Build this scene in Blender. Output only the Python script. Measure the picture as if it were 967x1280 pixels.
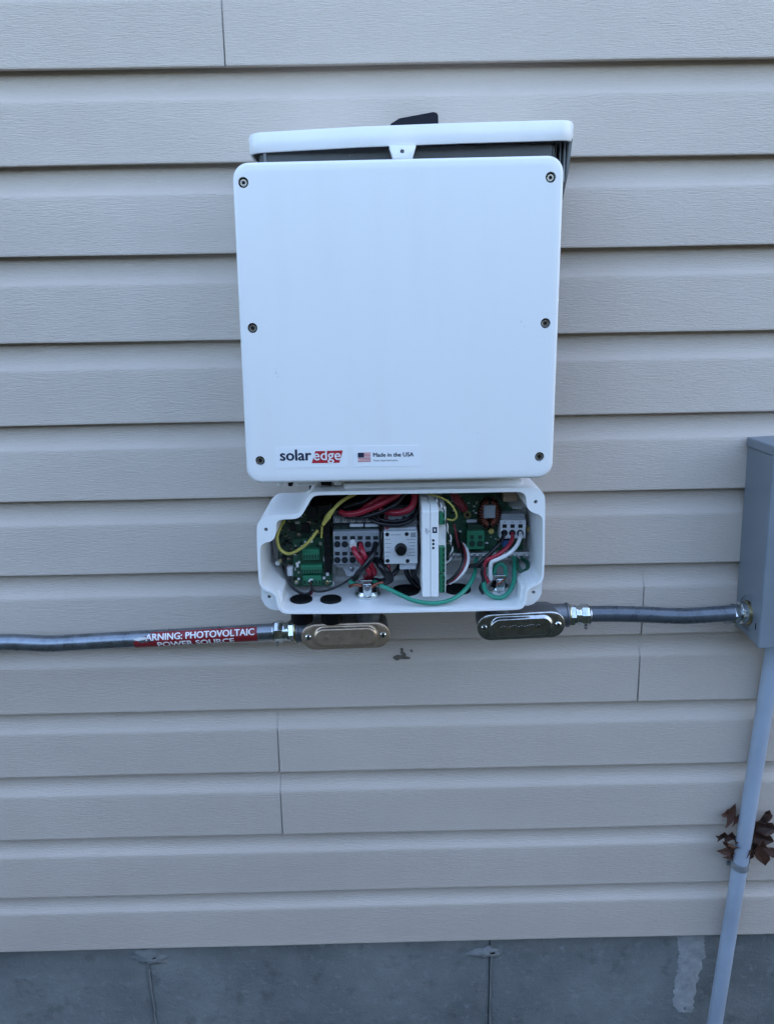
import bpy, bmesh, math, random
from mathutils import Vector, Matrix, noise
random.seed(7)
for o in list(bpy.data.objects): bpy.data.objects.remove(o)
SC = bpy.context.scene
COL = SC.collection

# ------------------------------------------------------------------ camera
CAM_D, CAM_H, FPX = 1.09797512, -0.309058392, 957.4268          # metres from the wall face, height, focal length in px of a 967x1280 frame
PITCH, YAW, ROLL = -0.25529815, 0.00775338, -0.01792082
_f = Vector((math.sin(YAW)*math.cos(PITCH), math.cos(YAW)*math.cos(PITCH), math.sin(PITCH)))
_r0 = Vector((math.cos(YAW), -math.sin(YAW), 0)); _u0 = _r0.cross(_f)
CR = _r0*math.cos(ROLL)+_u0*math.sin(ROLL); CU = -_r0*math.sin(ROLL)+_u0*math.cos(ROLL); CF = _f
CP = Vector((0, -CAM_D, CAM_H))
cd = bpy.data.cameras.new('camera'); cam = bpy.data.objects.new('camera', cd); COL.objects.link(cam)
cd.sensor_fit = 'VERTICAL'; cd.sensor_height = 24.0; cd.sensor_width = 24.0; cd.lens = FPX/1280*24.0
cd.clip_start = 0.02; cd.clip_end = 2000
m = Matrix((CR, CU, -CF)).transposed().to_4x4(); m.translation = CP; cam.matrix_world = m
SC.camera = cam

# ------------------------------------------------------------------ sky and sun (wall in open shade: sun stands behind the house)
SUN_EL, SUN_AZ = math.radians(36), math.radians(47)             # azimuth from +Y towards +X
wd = bpy.data.worlds.new('World'); SC.world = wd; wd.use_nodes = True
nt = wd.node_tree; bg = nt.nodes['Background']
sky = nt.nodes.new('ShaderNodeTexSky'); sky.sky_type = 'NISHITA'; sky.sun_disc = False
sky.sun_elevation = SUN_EL; sky.sun_rotation = SUN_AZ; sky.air_density = 1.0; sky.dust_density = 2.6; sky.ozone_density = 1.0
nt.links.new(sky.outputs[0], bg.inputs[0]); bg.inputs[1].default_value = 0.12
sd = bpy.data.lights.new('sun', 'SUN'); sd.energy = 3.5; sd.angle = math.radians(0.5); sd.color = (1.0, 0.94, 0.86)
sun = bpy.data.objects.new('sun', sd); COL.objects.link(sun)
sdir = Vector((math.sin(SUN_AZ)*math.cos(SUN_EL), math.cos(SUN_AZ)*math.cos(SUN_EL), math.sin(SUN_EL)))
sun.rotation_euler = sdir.to_track_quat('Z', 'Y').to_euler(); sun.location = (2, 6, 8)
vs = SC.view_settings; vs.view_transform = 'Standard'; vs.look = 'None'; vs.exposure = 2.9; vs.gamma = 1.0; vs.use_curve_mapping = False

# ------------------------------------------------------------------ measuring helpers: a sight line met with a known depth or height
def at(px, py, Y):
    d = CF + CR*((px-483.5)/FPX) - CU*((py-640)/FPX)
    return CP + d*((Y-CP.y)/d.y)
def atz(px, py, z):
    d = CF + CR*((px-483.5)/FPX) - CU*((py-640)/FPX)
    return CP + d*((z-CP.z)/d.z)

# ------------------------------------------------------------------ materials
MATS = {}
def mat(name, col, rough=0.5, metal=0.0, var=0.0, vscale=30, bump=0.0, bscale=200, bstretch=(1, 1, 1), spec=0.5, rvar=0.0, col2=None, coat=0.0):
    if name in MATS: return MATS[name]
    M = bpy.data.materials.new(name); M.use_nodes = True; MATS[name] = M
    n = M.node_tree.nodes; l = M.node_tree.links; p = n['Principled BSDF']
    p.inputs['Base Color'].default_value = (*col, 1); p.inputs['Roughness'].default_value = rough; p.inputs['Metallic'].default_value = metal
    p.inputs['Specular IOR Level'].default_value = spec
    if coat: p.inputs['Coat Weight'].default_value = coat; p.inputs['Coat Roughness'].default_value = 0.15
    geo = n.new('ShaderNodeNewGeometry')
    if var or col2 or rvar:
        t = n.new('ShaderNodeTexNoise'); t.inputs['Scale'].default_value = vscale; t.inputs['Detail'].default_value = 6; t.inputs['Roughness'].default_value = 0.6
        l.new(geo.outputs['Position'], t.inputs['Vector'])
        if var or col2:
            r = n.new('ShaderNodeValToRGB'); r.color_ramp.elements[0].position = 0.32; r.color_ramp.elements[1].position = 0.68
            c2 = col2 if col2 else tuple(min(1, c*(1+var)) for c in col); c1 = col if col2 else tuple(c*(1-var) for c in col)
            r.color_ramp.elements[0].color = (*c1, 1); r.color_ramp.elements[1].color = (*c2, 1)
            l.new(t.outputs['Fac'], r.inputs['Fac']); l.new(r.outputs['Color'], p.inputs['Base Color'])
        if rvar:
            mr = n.new('ShaderNodeMapRange'); mr.inputs['From Min'].default_value = 0.3; mr.inputs['From Max'].default_value = 0.7
            mr.inputs['To Min'].default_value = rough-rvar; mr.inputs['To Max'].default_value = rough+rvar
            l.new(t.outputs['Fac'], mr.inputs['Value']); l.new(mr.outputs['Result'], p.inputs['Roughness'])
    if bump:
        mp = n.new('ShaderNodeMapping'); mp.inputs['Scale'].default_value = bstretch; l.new(geo.outputs['Position'], mp.inputs['Vector'])
        t2 = n.new('ShaderNodeTexNoise'); t2.inputs['Scale'].default_value = bscale; t2.inputs['Detail'].default_value = 4
        l.new(mp.outputs['Vector'], t2.inputs['Vector'])
        b = n.new('ShaderNodeBump'); b.inputs['Strength'].default_value = bump; b.inputs['Distance'].default_value = 0.001
        l.new(t2.outputs['Fac'], b.inputs['Height']); l.new(b.outputs['Normal'], p.inputs['Normal'])
    return M

def siding_material():
    M = bpy.data.materials.new('vinyl_siding'); M.use_nodes = True
    n = M.node_tree.nodes; l = M.node_tree.links; p = n['Principled BSDF']
    p.inputs['Roughness'].default_value = 0.5; p.inputs['Specular IOR Level'].default_value = 0.35
    geo = n.new('ShaderNodeNewGeometry')
    def nz(scale, stretch, detail=4, rough=0.55):
        mp = n.new('ShaderNodeMapping'); mp.inputs['Scale'].default_value = stretch; l.new(geo.outputs['Position'], mp.inputs['Vector'])
        t = n.new('ShaderNodeTexNoise'); t.inputs['Scale'].default_value = scale; t.inputs['Detail'].default_value = detail; t.inputs['Roughness'].default_value = rough
        l.new(mp.outputs['Vector'], t.inputs['Vector']); return t
    a = nz(2.3, (1, 1, 2.5), 5)
    r = n.new('ShaderNodeValToRGB'); r.color_ramp.elements[0].position = 0.3; r.color_ramp.elements[1].position = 0.7
    r.color_ramp.elements[0].color = (0.535, 0.460, 0.394, 1); r.color_ramp.elements[1].color = (0.588, 0.507, 0.434, 1)
    l.new(a.outputs['Fac'], r.inputs['Fac'])
    # faint run-off dirt streaks, darker specks
    s = nz(900, (1, 1, 1), 2); sr = n.new('ShaderNodeValToRGB'); sr.color_ramp.elements[0].position = 0.24; sr.color_ramp.elements[1].position = 0.30
    sr.color_ramp.elements[0].color = (0.55, 0.5, 0.45, 1); sr.color_ramp.elements[1].color = (1, 1, 1, 1); l.new(s.outputs['Fac'], sr.inputs['Fac'])
    st = nz(14, (1, 1, 0.06), 4); stt = n.new('ShaderNodeValToRGB'); stt.color_ramp.elements[0].position = 0.35; stt.color_ramp.elements[1].position = 0.6
    stt.color_ramp.elements[0].color = (0.985, 0.98, 0.975, 1); stt.color_ramp.elements[1].color = (1, 1, 1, 1); l.new(st.outputs['Fac'], stt.inputs['Fac'])
    m1 = n.new('ShaderNodeMix'); m1.data_type = 'RGBA'; m1.blend_type = 'MULTIPLY'; m1.inputs[0].default_value = 1
    l.new(r.outputs['Color'], m1.inputs[6]); l.new(sr.outputs['Color'], m1.inputs[7])
    m2 = n.new('ShaderNodeMix'); m2.data_type = 'RGBA'; m2.blend_type = 'MULTIPLY'; m2.inputs[0].default_value = 1
    l.new(m1.outputs[2], m2.inputs[6]); l.new(stt.outputs['Color'], m2.inputs[7]); l.new(m2.outputs[2], p.inputs['Base Color'])
    # embossed wood grain, strokes along the board
    g1 = nz(62, (1, 1, 11), 3, 0.65); g2 = nz(170, (1, 1, 5), 2)
    ad = n.new('ShaderNodeMath'); ad.operation = 'MULTIPLY_ADD'; ad.inputs[1].default_value = 0.6
    l.new(g2.outputs['Fac'], ad.inputs[0]); l.new(g1.outputs['Fac'], ad.inputs[2])
    b = n.new('ShaderNodeBump'); b.inputs['Strength'].default_value = 0.85; b.inputs['Distance'].default_value = 0.0013
    l.new(ad.outputs[0], b.inputs['Height'])
    w = nz(5, (1, 1, 1.5), 2); b2 = n.new('ShaderNodeBump'); b2.inputs['Strength'].default_value = 0.25; b2.inputs['Distance'].default_value = 0.006
    l.new(w.outputs['Fac'], b2.inputs['Height']); l.new(b.outputs['Normal'], b2.inputs['Normal']); l.new(b2.outputs['Normal'], p.inputs['Normal'])
    MATS['siding'] = M; return M

SIDING = siding_material()
WHITE = mat('powder_coat_white', (0.80, 0.80, 0.79), 0.30, var=0.003, vscale=5, bump=0.10, bscale=900, rvar=0.015)
WHITE2 = mat('moulded_white', (0.82, 0.825, 0.82), 0.36, var=0.02, vscale=20, bump=0.06, bscale=500)
CREAM = mat('cream_gasket', (0.76, 0.74, 0.68), 0.6)
HEATSINK = mat('heatsink_grey', (0.085, 0.088, 0.088), 0.5, 0.2, var=0.1, bump=0.15, bscale=400)
DARK = mat('dark_recess', (0.006, 0.006, 0.007), 0.7, spec=0.2)
BLACK = mat('black_plastic', (0.0045, 0.005, 0.006), 0.45, spec=0.25, bump=0.08, bscale=600)
NAVYBLK = mat('navy_black_plastic', (0.006, 0.008, 0.014), 0.5, spec=0.2)
RUBBER = mat('black_rubber', (0.0035, 0.004, 0.005), 0.6, spec=0.18, bump=0.1, bscale=700)
STEEL = mat('galvanised_steel', (0.36, 0.38, 0.40), 0.30, 1.0, var=0.25, vscale=120, bump=0.12, bscale=300, rvar=0.08)
STEELD = mat('aged_conduit_steel', (0.24, 0.265, 0.295), 0.30, 0.85, var=0.22, vscale=60, rvar=0.07)
ZINC = mat('bright_zinc', (0.62, 0.66, 0.66), 0.16, 1.0, var=0.25, vscale=150, bump=0.2, bscale=250, rvar=0.06)
CHROMATE = mat('yellow_chromate', (0.42, 0.36, 0.20), 0.28, 1.0, var=0.3, vscale=200)
TANREFL = mat('steel_plate_tan_reflection', (0.58, 0.44, 0.33), 0.33, 0.8, var=0.12, vscale=140, bump=0.1, bscale=300, rvar=0.06)  # steel plate, its tan reflection put into the base colour
DKPLATE = mat('stamped_steel_plate', (0.46, 0.47, 0.49), 0.17, 1.0, var=0.2, vscale=120, bump=0.1, bscale=300, rvar=0.06)
CASTAL = mat('cast_aluminium_grey', (0.17, 0.185, 0.205), 0.42, 0.75, var=0.12, vscale=200, bump=0.3, bscale=700)
FLEX = mat('grey_flexible_conduit', (0.10, 0.118, 0.14), 0.30, 0.55, var=0.2, vscale=60, bump=0.1, bscale=300, rvar=0.06)
GREYBOX = mat('grey_enamel', (0.20, 0.23, 0.26), 0.42, var=0.06, vscale=14, bump=0.15, bscale=500, rvar=0.06)
PVC = mat('grey_pvc', (0.36, 0.41, 0.485), 0.42, var=0.12, vscale=9, bump=0.08, bscale=500, rvar=0.05)
PCB = mat('pcb_green', (0.005, 0.024, 0.014), 0.45, var=0.35, vscale=160)
PCB2 = mat('pcb_green_light', (0.008, 0.055, 0.030), 0.45, var=0.3, vscale=140)
CONN = mat('connector_green', (0.02, 0.17, 0.088), 0.45, var=0.12, vscale=300)
CONND = mat('connector_green_dark', (0.004, 0.030, 0.015), 0.55)
TBGREY = mat('terminal_grey', (0.27, 0.29, 0.32), 0.5, var=0.08, vscale=100)
TBLIGHT = mat('terminal_grey_light', (0.54, 0.56, 0.60), 0.5, var=0.05, vscale=100)
SLOT = mat('slot_dark', (0.010, 0.014, 0.017), 0.6, spec=0.3)
FACE = mat('switch_face', (0.60, 0.61, 0.62), 0.45, var=0.04, vscale=80)
PRINT = mat('print_grey', (0.26, 0.27, 0.29), 0.6)
PRINTD = mat('print_navy', (0.012, 0.018, 0.05), 0.5)
PRINTW = mat('print_white', (0.78, 0.78, 0.78), 0.5)
REDP = mat('print_red', (0.42, 0.015, 0.03), 0.45)
FLAGR = mat('flag_red', (0.50, 0.05, 0.06), 0.5)
STICKER = mat('label_film', (0.81, 0.82, 0.82), 0.30)
LABELRED = mat('warning_label_red', (0.23, 0.015, 0.022), 0.4, var=0.1, vscale=60)
W_RED = mat('wire_red', (0.32, 0.016, 0.034), 0.27, var=0.15, vscale=60)
W_DKRED = mat('wire_dark_red', (0.17, 0.012, 0.02), 0.4, var=0.15, vscale=60)
W_BLK = mat('wire_black', (0.005, 0.0055, 0.008), 0.28, spec=0.45)
W_YEL = mat('wire_yellow', (0.47, 0.41, 0.09), 0.42, var=0.15, vscale=90)
W_GRN = mat('wire_green', (0.02, 0.23, 0.15), 0.28, var=0.12, vscale=60)
W_DGRN = mat('wire_dark_green', (0.010, 0.075, 0.045), 0.42)
W_WHT = mat('wire_white', (0.70, 0.70, 0.70), 0.4)
COPPER = mat('copper_wire', (0.28, 0.09, 0.06), 0.35, 0.9, var=0.2, vscale=200)
TAN = mat('relay_tan', (0.36, 0.24, 0.17), 0.5, var=0.08, vscale=100)
CHIP = mat('chip_black', (0.005, 0.005, 0.006), 0.5, spec=0.3)
SOLDER = mat('tin_pads', (0.55, 0.56, 0.55), 0.35, 0.8)
BACKPL = mat('back_panel_grey', (0.52, 0.51, 0.48), 0.5, var=0.06, vscale=30)
LEAF = mat('dry_oak_leaf', (0.060, 0.022, 0.012), 0.7, col2=(0.12, 0.048, 0.025), vscale=60, bump=0.4, bscale=200)
LEAFD = mat('dark_dry_leaf', (0.026, 0.010, 0.006), 0.7, col2=(0.06, 0.022, 0.011), vscale=60, bump=0.4, bscale=200)
MUD = mat('dried_mud', (0.085, 0.07, 0.055), 0.9, col2=(0.20, 0.17, 0.14), vscale=300)
SMEAR = mat('mortar_smear', (0.42, 0.42, 0.41), 0.9, col2=(0.26, 0.27, 0.27), vscale=55, bump=0.8, bscale=260)
SCREW = mat('stainless_screw', (0.50, 0.47, 0.42), 0.25, 1.0)
STRAP = mat('strap_grey', (0.30, 0.32, 0.34), 0.4, 0.4, var=0.15, vscale=150)
PATCH = mat('tie_patch_mortar', (0.17, 0.18, 0.18), 0.9, col2=(0.27, 0.275, 0.27), vscale=60, bump=0.9, bscale=240)
WRAP = mat('house_wrap_dark', (0.10, 0.09, 0.08), 0.9)
CASTGREY = mat('cast_heatsink_side', (0.26, 0.27, 0.27), 0.5, 0.2, var=0.1, bump=0.15, bscale=400)
ROOF = mat('shadowed_body', (0.25, 0.23, 0.21), 0.8)

def concrete_material():
    M = bpy.data.materials.new('poured_concrete'); M.use_nodes = True
    n = M.node_tree.nodes; l = M.node_tree.links; p = n['Principled BSDF']; p.inputs['Roughness'].default_value = 0.85
    geo = n.new('ShaderNodeNewGeometry')
    def nz(s, d=6, r=0.6):
        t = n.new('ShaderNodeTexNoise'); t.inputs['Scale'].default_value = s; t.inputs['Detail'].default_value = d; t.inputs['Roughness'].default_value = r
        l.new(geo.outputs['Position'], t.inputs['Vector']); return t
    a = nz(4, 8, 0.65); r = n.new('ShaderNodeValToRGB'); r.color_ramp.elements[0].position = 0.32; r.color_ramp.elements[1].position = 0.68
    r.color_ramp.elements[0].color = (0.128, 0.142, 0.142, 1); r.color_ramp.elements[1].color = (0.262, 0.270, 0.262, 1); l.new(a.outputs['Fac'], r.inputs['Fac'])
    c = nz(55, 5, 0.7); r2 = n.new('ShaderNodeValToRGB'); r2.color_ramp.elements[0].position = 0.56; r2.color_ramp.elements[1].position = 0.70
    r2.color_ramp.elements[0].color = (0, 0, 0, 1); r2.color_ramp.elements[1].color = (0.55, 0.55, 0.55, 1); l.new(c.outputs['Fac'], r2.inputs['Fac'])
    mx = n.new('ShaderNodeMix'); mx.data_type = 'RGBA'; l.new(r2.outputs['Color'], mx.inputs[0]); l.new(r.outputs['Color'], mx.inputs[6]); mx.inputs[7].default_value = (0.30, 0.31, 0.31, 1)
    v = nz(28, 3, 0.5); r3 = n.new('ShaderNodeValToRGB'); r3.color_ramp.elements[0].position = 0.30; r3.color_ramp.elements[1].position = 0.40
    r3.color_ramp.elements[0].color = (0.78, 0.78, 0.78, 1); r3.color_ramp.elements[1].color = (1, 1, 1, 1); l.new(v.outputs['Fac'], r3.inputs['Fac'])
    m2 = n.new('ShaderNodeMix'); m2.data_type = 'RGBA'; m2.blend_type = 'MULTIPLY'; m2.inputs[0].default_value = 1
    l.new(mx.outputs[2], m2.inputs[6]); l.new(r3.outputs['Color'], m2.inputs[7]); l.new(m2.outputs[2], p.inputs['Base Color'])
    g = nz(90, 9, 0.75); b = n.new('ShaderNodeBump'); b.inputs['Strength'].default_value = 1.0; b.inputs['Distance'].default_value = 0.004
    l.new(g.outputs['Fac'], b.inputs['Height']); l.new(b.outputs['Normal'], p.inputs['Normal'])
    return M
CONC = concrete_material()
def add_traces(M, col, scale):
    n = M.node_tree.nodes; l = M.node_tree.links; p = n['Principled BSDF']; src = p.inputs['Base Color'].links[0].from_socket
    geo = n.new('ShaderNodeNewGeometry'); v = n.new('ShaderNodeTexVoronoi'); v.feature = 'DISTANCE_TO_EDGE'; v.distance = 'MANHATTAN' if hasattr(v, 'distance') else v.distance; v.inputs['Scale'].default_value = scale
    l.new(geo.outputs['Position'], v.inputs['Vector']); r = n.new('ShaderNodeValToRGB'); r.color_ramp.elements[0].position = 0.03; r.color_ramp.elements[1].position = 0.08
    r.color_ramp.elements[0].color = (0.8, 0.8, 0.8, 1); r.color_ramp.elements[1].color = (0, 0, 0, 1); l.new(v.outputs['Distance'], r.inputs['Fac'])
    m_ = n.new('ShaderNodeMix'); m_.data_type = 'RGBA'; l.new(r.outputs['Color'], m_.inputs[0]); l.new(src, m_.inputs[6]); m_.inputs[7].default_value = (*col, 1); l.new(m_.outputs[2], p.inputs['Base Color'])
def add_streaks(M):
    n = M.node_tree.nodes; l = M.node_tree.links; p = n['Principled BSDF']; src = p.inputs['Base Color'].links[0].from_socket
    geo = n.new('ShaderNodeNewGeometry'); mp = n.new('ShaderNodeMapping'); mp.inputs['Scale'].default_value = (1, 1, .12); l.new(geo.outputs['Position'], mp.inputs['Vector'])
    t = n.new('ShaderNodeTexNoise'); t.inputs['Scale'].default_value = 38; t.inputs['Detail'].default_value = 5; l.new(mp.outputs['Vector'], t.inputs['Vector'])
    r = n.new('ShaderNodeValToRGB'); r.color_ramp.elements[0].position = .34; r.color_ramp.elements[1].position = .56; r.color_ramp.elements[0].color = (.985, .983, .98, 1); r.color_ramp.elements[1].color = (1, 1, 1, 1); l.new(t.outputs['Fac'], r.inputs['Fac'])
    m_ = n.new('ShaderNodeMix'); m_.data_type = 'RGBA'; m_.blend_type = 'MULTIPLY'; m_.inputs[0].default_value = 1; l.new(src, m_.inputs[6]); l.new(r.outputs['Color'], m_.inputs[7]); l.new(m_.outputs[2], p.inputs['Base Color'])
add_streaks(WHITE)
add_traces(PCB, (0.03, 0.075, 0.045), 260); add_traces(PCB2, (0.03, 0.12, 0.065), 230)

# ------------------------------------------------------------------ builders
W = {}
def thing(name, label, cat, loc, group=None):
    o = bpy.data.objects.new(name, None); COL.objects.link(o); o.location = loc; o.empty_display_size = 0.02
    W[o] = Vector(loc); o['label'] = label; o['category'] = cat
    if group: o['group'] = group
    return o
def tag(o, label, cat, group=None):
    o['label'] = label; o['category'] = cat
    if group: o['group'] = group
    return o
def link(name, me, parent, center):
    o = bpy.data.objects.new(name, me); COL.objects.link(o)
    W[o] = Vector(center)
    if parent: o.parent = parent; o.location = W[o]-W[parent]
    else: o.location = center
    return o
def emit(name, bm, material, parent=None, bevel=0.0, smooth=True, ang=38, seg=2):
    """one bmesh in world coordinates -> one object with its origin at its middle"""
    bmesh.ops.recalc_face_normals(bm, faces=bm.faces)
    mn = Vector((1e9,)*3); mx = Vector((-1e9,)*3)
    for v in bm.verts:
        for i in range(3): mn[i] = min(mn[i], v.co[i]); mx[i] = max(mx[i], v.co[i])
    c = (mn+mx)/2
    for v in bm.verts: v.co -= c
    if smooth:
        for f in bm.faces: f.smooth = True
        for e in bm.edges:
            if len(e.link_faces) == 2 and e.calc_face_angle(0) > math.radians(ang): e.smooth = False
    me = bpy.data.meshes.new(name); bm.to_mesh(me); bm.free()
    if material: me.materials.append(material)
    o = link(name, me, parent, c)
    if bevel:
        b = o.modifiers.new('bevel', 'BEVEL'); b.width = bevel; b.segments = seg; b.limit_method = 'ANGLE'; b.angle_limit = math.radians(35); b.harden_normals = True
    return o
def again(o, center, parent=None, group=None):
    """copy of a piece, sharing its mesh"""
    c = o.copy(); COL.objects.link(c); p = parent or o.parent; W[c] = Vector(center)
    c.parent = p; c.location = (W[c]-W[p]) if p else W[c]
    return c
def add_box(bm, x0, x1, y0, y1, z0, z1):
    vs_ = [bm.verts.new((x, y, z)) for x in (x0, x1) for y in (y0, y1) for z in (z0, z1)]
    for f in ((0, 1, 3, 2), (4, 6, 7, 5), (0, 4, 5, 1), (2, 3, 7, 6), (0, 2, 6, 4), (1, 5, 7, 3)): bm.faces.new([vs_[i] for i in f])
def box(name, x0, x1, y0, y1, z0, z1, material, parent=None, bevel=0.0):
    bm = bmesh.new(); add_box(bm, min(x0, x1), max(x0, x1), y0, y1, min(z0, z1), max(z0, z1)); return emit(name, bm, material, parent, bevel)
def pbox(name, px0, py0, px1, py1, yf, depth, material, parent=None, bevel=0.0):
    """box whose front face (at depth yf) is seen between two points of the photo"""
    a = at(px0, py0, yf); b = at(px1, py1, yf); return box(name, a.x, b.x, yf, yf+depth, b.z, a.z, material, parent, bevel)
def add_prism(bm, outline, y0, y1):
    a = [bm.verts.new((p[0], y0, p[1])) for p in outline]; b = [bm.verts.new((p[0], y1, p[1])) for p in outline]
    bm.faces.new(a); bm.faces.new(list(reversed(b))); n = len(a)
    for i in range(n): bm.faces.new((a[i], b[i], b[(i+1) % n], a[(i+1) % n]))
def prism(name, outline, y0, y1, material, parent=None, bevel=0.0):
    bm = bmesh.new(); add_prism(bm, outline, y0, y1); return emit(name, bm, material, parent, bevel)
def pxz(pts, Y): return [(at(x, y, Y).x, at(x, y, Y).z) for x, y in pts]
def frame_of(d):
    d = d.normalized(); u = Vector((0, 0, 1)) if abs(d.z) < 0.9 else Vector((0, 1, 0))
    a = u.cross(d).normalized(); return a, d.cross(a)
def add_lathe(bm, p0, d, prof, n=28, phase=0.0):
    p0 = Vector(p0); d = Vector(d).normalized(); a, b = frame_of(d); rings = []
    for t, r in prof:
        c = p0+d*t
        if r < 1e-6: rings.append([bm.verts.new(c)])
        else: rings.append([bm.verts.new(c+(a*math.cos(phase+2*math.pi*i/n)+b*math.sin(phase+2*math.pi*i/n))*r) for i in range(n)])
    for A, B in zip(rings, rings[1:]):
        if len(A) == 1 and len(B) == 1: continue
        for i in range(n):
            j = (i+1) % n
            if len(A) == 1: bm.faces.new((A[0], B[i], B[j]))
            elif len(B) == 1: bm.faces.new((A[i], A[j], B[0]))
            else: bm.faces.new((A[i], A[j], B[j], B[i]))
def lathe(name, p0, d, prof, material, parent=None, n=28, bevel=0.0, phase=0.0):
    bm = bmesh.new(); add_lathe(bm, p0, d, prof, n, phase); return emit(name, bm, material, parent, bevel)
def cyl(name, p0, p1, r, material, parent=None, n=28, bevel=0.0):
    p0 = Vector(p0); p1 = Vector(p1); L = (p1-p0).length
    return lathe(name, p0, p1-p0, [(0, 0), (0, r), (L, r), (L, 0)], material, parent, n, bevel)
def spline(pts, k=8):
    P = [Vector(p) for p in pts]; P = [2*P[0]-P[1]]+P+[2*P[-1]-P[-2]]; out = []
    for i in range(1, len(P)-2):
        a, b, c, d = P[i-1], P[i], P[i+1], P[i+2]
        for s in range(k):
            t = s/k; out.append(0.5*((2*b)+(c-a)*t+(2*a-5*b+4*c-d)*t*t+(3*b-a-3*c+d)*t**3))
    out.append(P[-2]); return out
def add_tube(bm, pts, r, n=12, k=8, rfun=None):
    S = spline(pts, k); T = [(S[min(i+1, len(S)-1)]-S[max(i-1, 0)]).normalized() for i in range(len(S))]
    a, b = frame_of(T[0]); rings = []
    for i, (p, t) in enumerate(zip(S, T)):
        a = (a-t*a.dot(t)).normalized(); b = t.cross(a); rr = rfun(i/(len(S)-1)) if rfun else r
        rings.append([bm.verts.new(p+(a*math.cos(2*math.pi*j/n)+b*math.sin(2*math.pi*j/n))*rr) for j in range(n)])
    for A, B in zip(rings, rings[1:]):
        for j in range(n): bm.faces.new((A[j], A[(j+1) % n], B[(j+1) % n], B[j]))
    bm.faces.new(list(reversed(rings[0]))); bm.faces.new(rings[-1])
def tube(name, pts, r, material, parent=None, n=12, k=8, rfun=None):
    bm = bmesh.new(); add_tube(bm, pts, r, n, k, rfun); return emit(name, bm, material, parent, ang=60)
def stadium(cx, cz, half_len, rad, ang=0.0, n=12):
    out = []
    for i in range(n+1): t = -math.pi/2+math.pi*i/n; out.append((half_len+rad*math.cos(t), rad*math.sin(t)))
    for i in range(n+1): t = math.pi/2+math.pi*i/n; out.append((-half_len+rad*math.cos(t), rad*math.sin(t)))
    c, s = math.cos(ang), math.sin(ang); return [(cx+x*c-z*s, cz+x*s+z*c) for x, z in out]
def rounded_quad(c, r, n=7):
    """corners in order, each rounded by r"""
    out = []; N = len(c)
    for i in range(N):
        p = Vector(c[i]); a = (Vector(c[i-1])-p).normalized(); b = (Vector(c[(i+1) % N])-p).normalized()
        half = math.acos(max(-1, min(1, a.dot(b))))/2; d = r/math.tan(half); cen = p+(a+b).normalized()*(r/math.sin(half))
        s = p+a*d-cen; e = p+b*d-cen; a0 = math.atan2(s.y, s.x); a1 = math.atan2(e.y, e.x); da = (a1-a0+math.pi) % (2*math.pi)-math.pi
        for k in range(n+1): t = a0+da*k/n; out.append((cen.x+r*math.cos(t), cen.y+r*math.sin(t)))
    return out
def inset(outline, d):
    n = len(outline); out = []; area = sum(outline[i][0]*outline[(i+1) % n][1]-outline[(i+1) % n][0]*outline[i][1] for i in range(n)); sg = 1 if area > 0 else -1
    for i in range(n):
        p = Vector(outline[i]); a = (p-Vector(outline[i-1])); b = (Vector(outline[(i+1) % n])-p)
        if a.length < 1e-9 or b.length < 1e-9: out.append(tuple(p)); continue
        a.normalize(); b.normalize(); na = Vector((-a.y, a.x))*sg; nb = Vector((-b.y, b.x))*sg; nn = (na+nb)
        nn = nn/max(0.5, nn.length_squared/2) if nn.length > 1e-6 else na
        out.append((p.x+nn.x*d, p.y+nn.y*d))
    return out
def layered(name, loops, material, parent=None, cap0=True, cap1=True, ang=50):
    """loops: list of (outline, y) with equal counts"""
    bm = bmesh.new(); R = [[bm.verts.new((x, y, z)) for x, z in ol] for ol, y in loops]
    for A, B in zip(R, R[1:]):
        n = len(A)
        for i in range(n): bm.faces.new((A[i], A[(i+1) % n], B[(i+1) % n], B[i]))
    if cap0: bm.faces.new(R[0])
    if cap1: bm.faces.new(list(reversed(R[-1])))
    return emit(name, bm, material, parent, ang=ang)
def cut(o, cutters):
    for c in cutters:
        md = o.modifiers.new('cut', 'BOOLEAN'); md.operation = 'DIFFERENCE'; md.object = c; md.solver = 'EXACT'
    bpy.context.view_layer.update(); dg = bpy.context.evaluated_depsgraph_get()
    me = bpy.data.meshes.new_from_object(o.evaluated_get(dg)); o.modifiers.clear(); old = o.data; o.data = me; me.name = old.name; bpy.data.meshes.remove(old)
    bm = bmesh.new(); bm.from_mesh(me)
    for f in bm.faces: f.smooth = True
    for e in bm.edges: e.smooth = not (len(e.link_faces) == 2 and e.calc_face_angle(0) > math.radians(40))
    bm.to_mesh(me); bm.free()
    for c in cutters: bpy.data.objects.remove(c)
def text_geo(s, bold=0.0, shear=0.0):
    cu = bpy.data.curves.new('t', 'FONT'); cu.body = s; cu.size = 1; cu.offset = bold; cu.shear = shear; cu.resolution_u = 3
    o = bpy.data.objects.new('t', cu); COL.objects.link(o); bpy.context.view_layer.update()
    me = bpy.data.meshes.new_from_object(o.evaluated_get(bpy.context.evaluated_depsgraph_get()))
    V = [(v.co.x, v.co.y) for v in me.vertices]; F = [tuple(p.vertices) for p in me.polygons]
    bpy.data.objects.remove(o); bpy.data.meshes.remove(me); bpy.data.curves.remove(cu)
    return V, F
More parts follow.
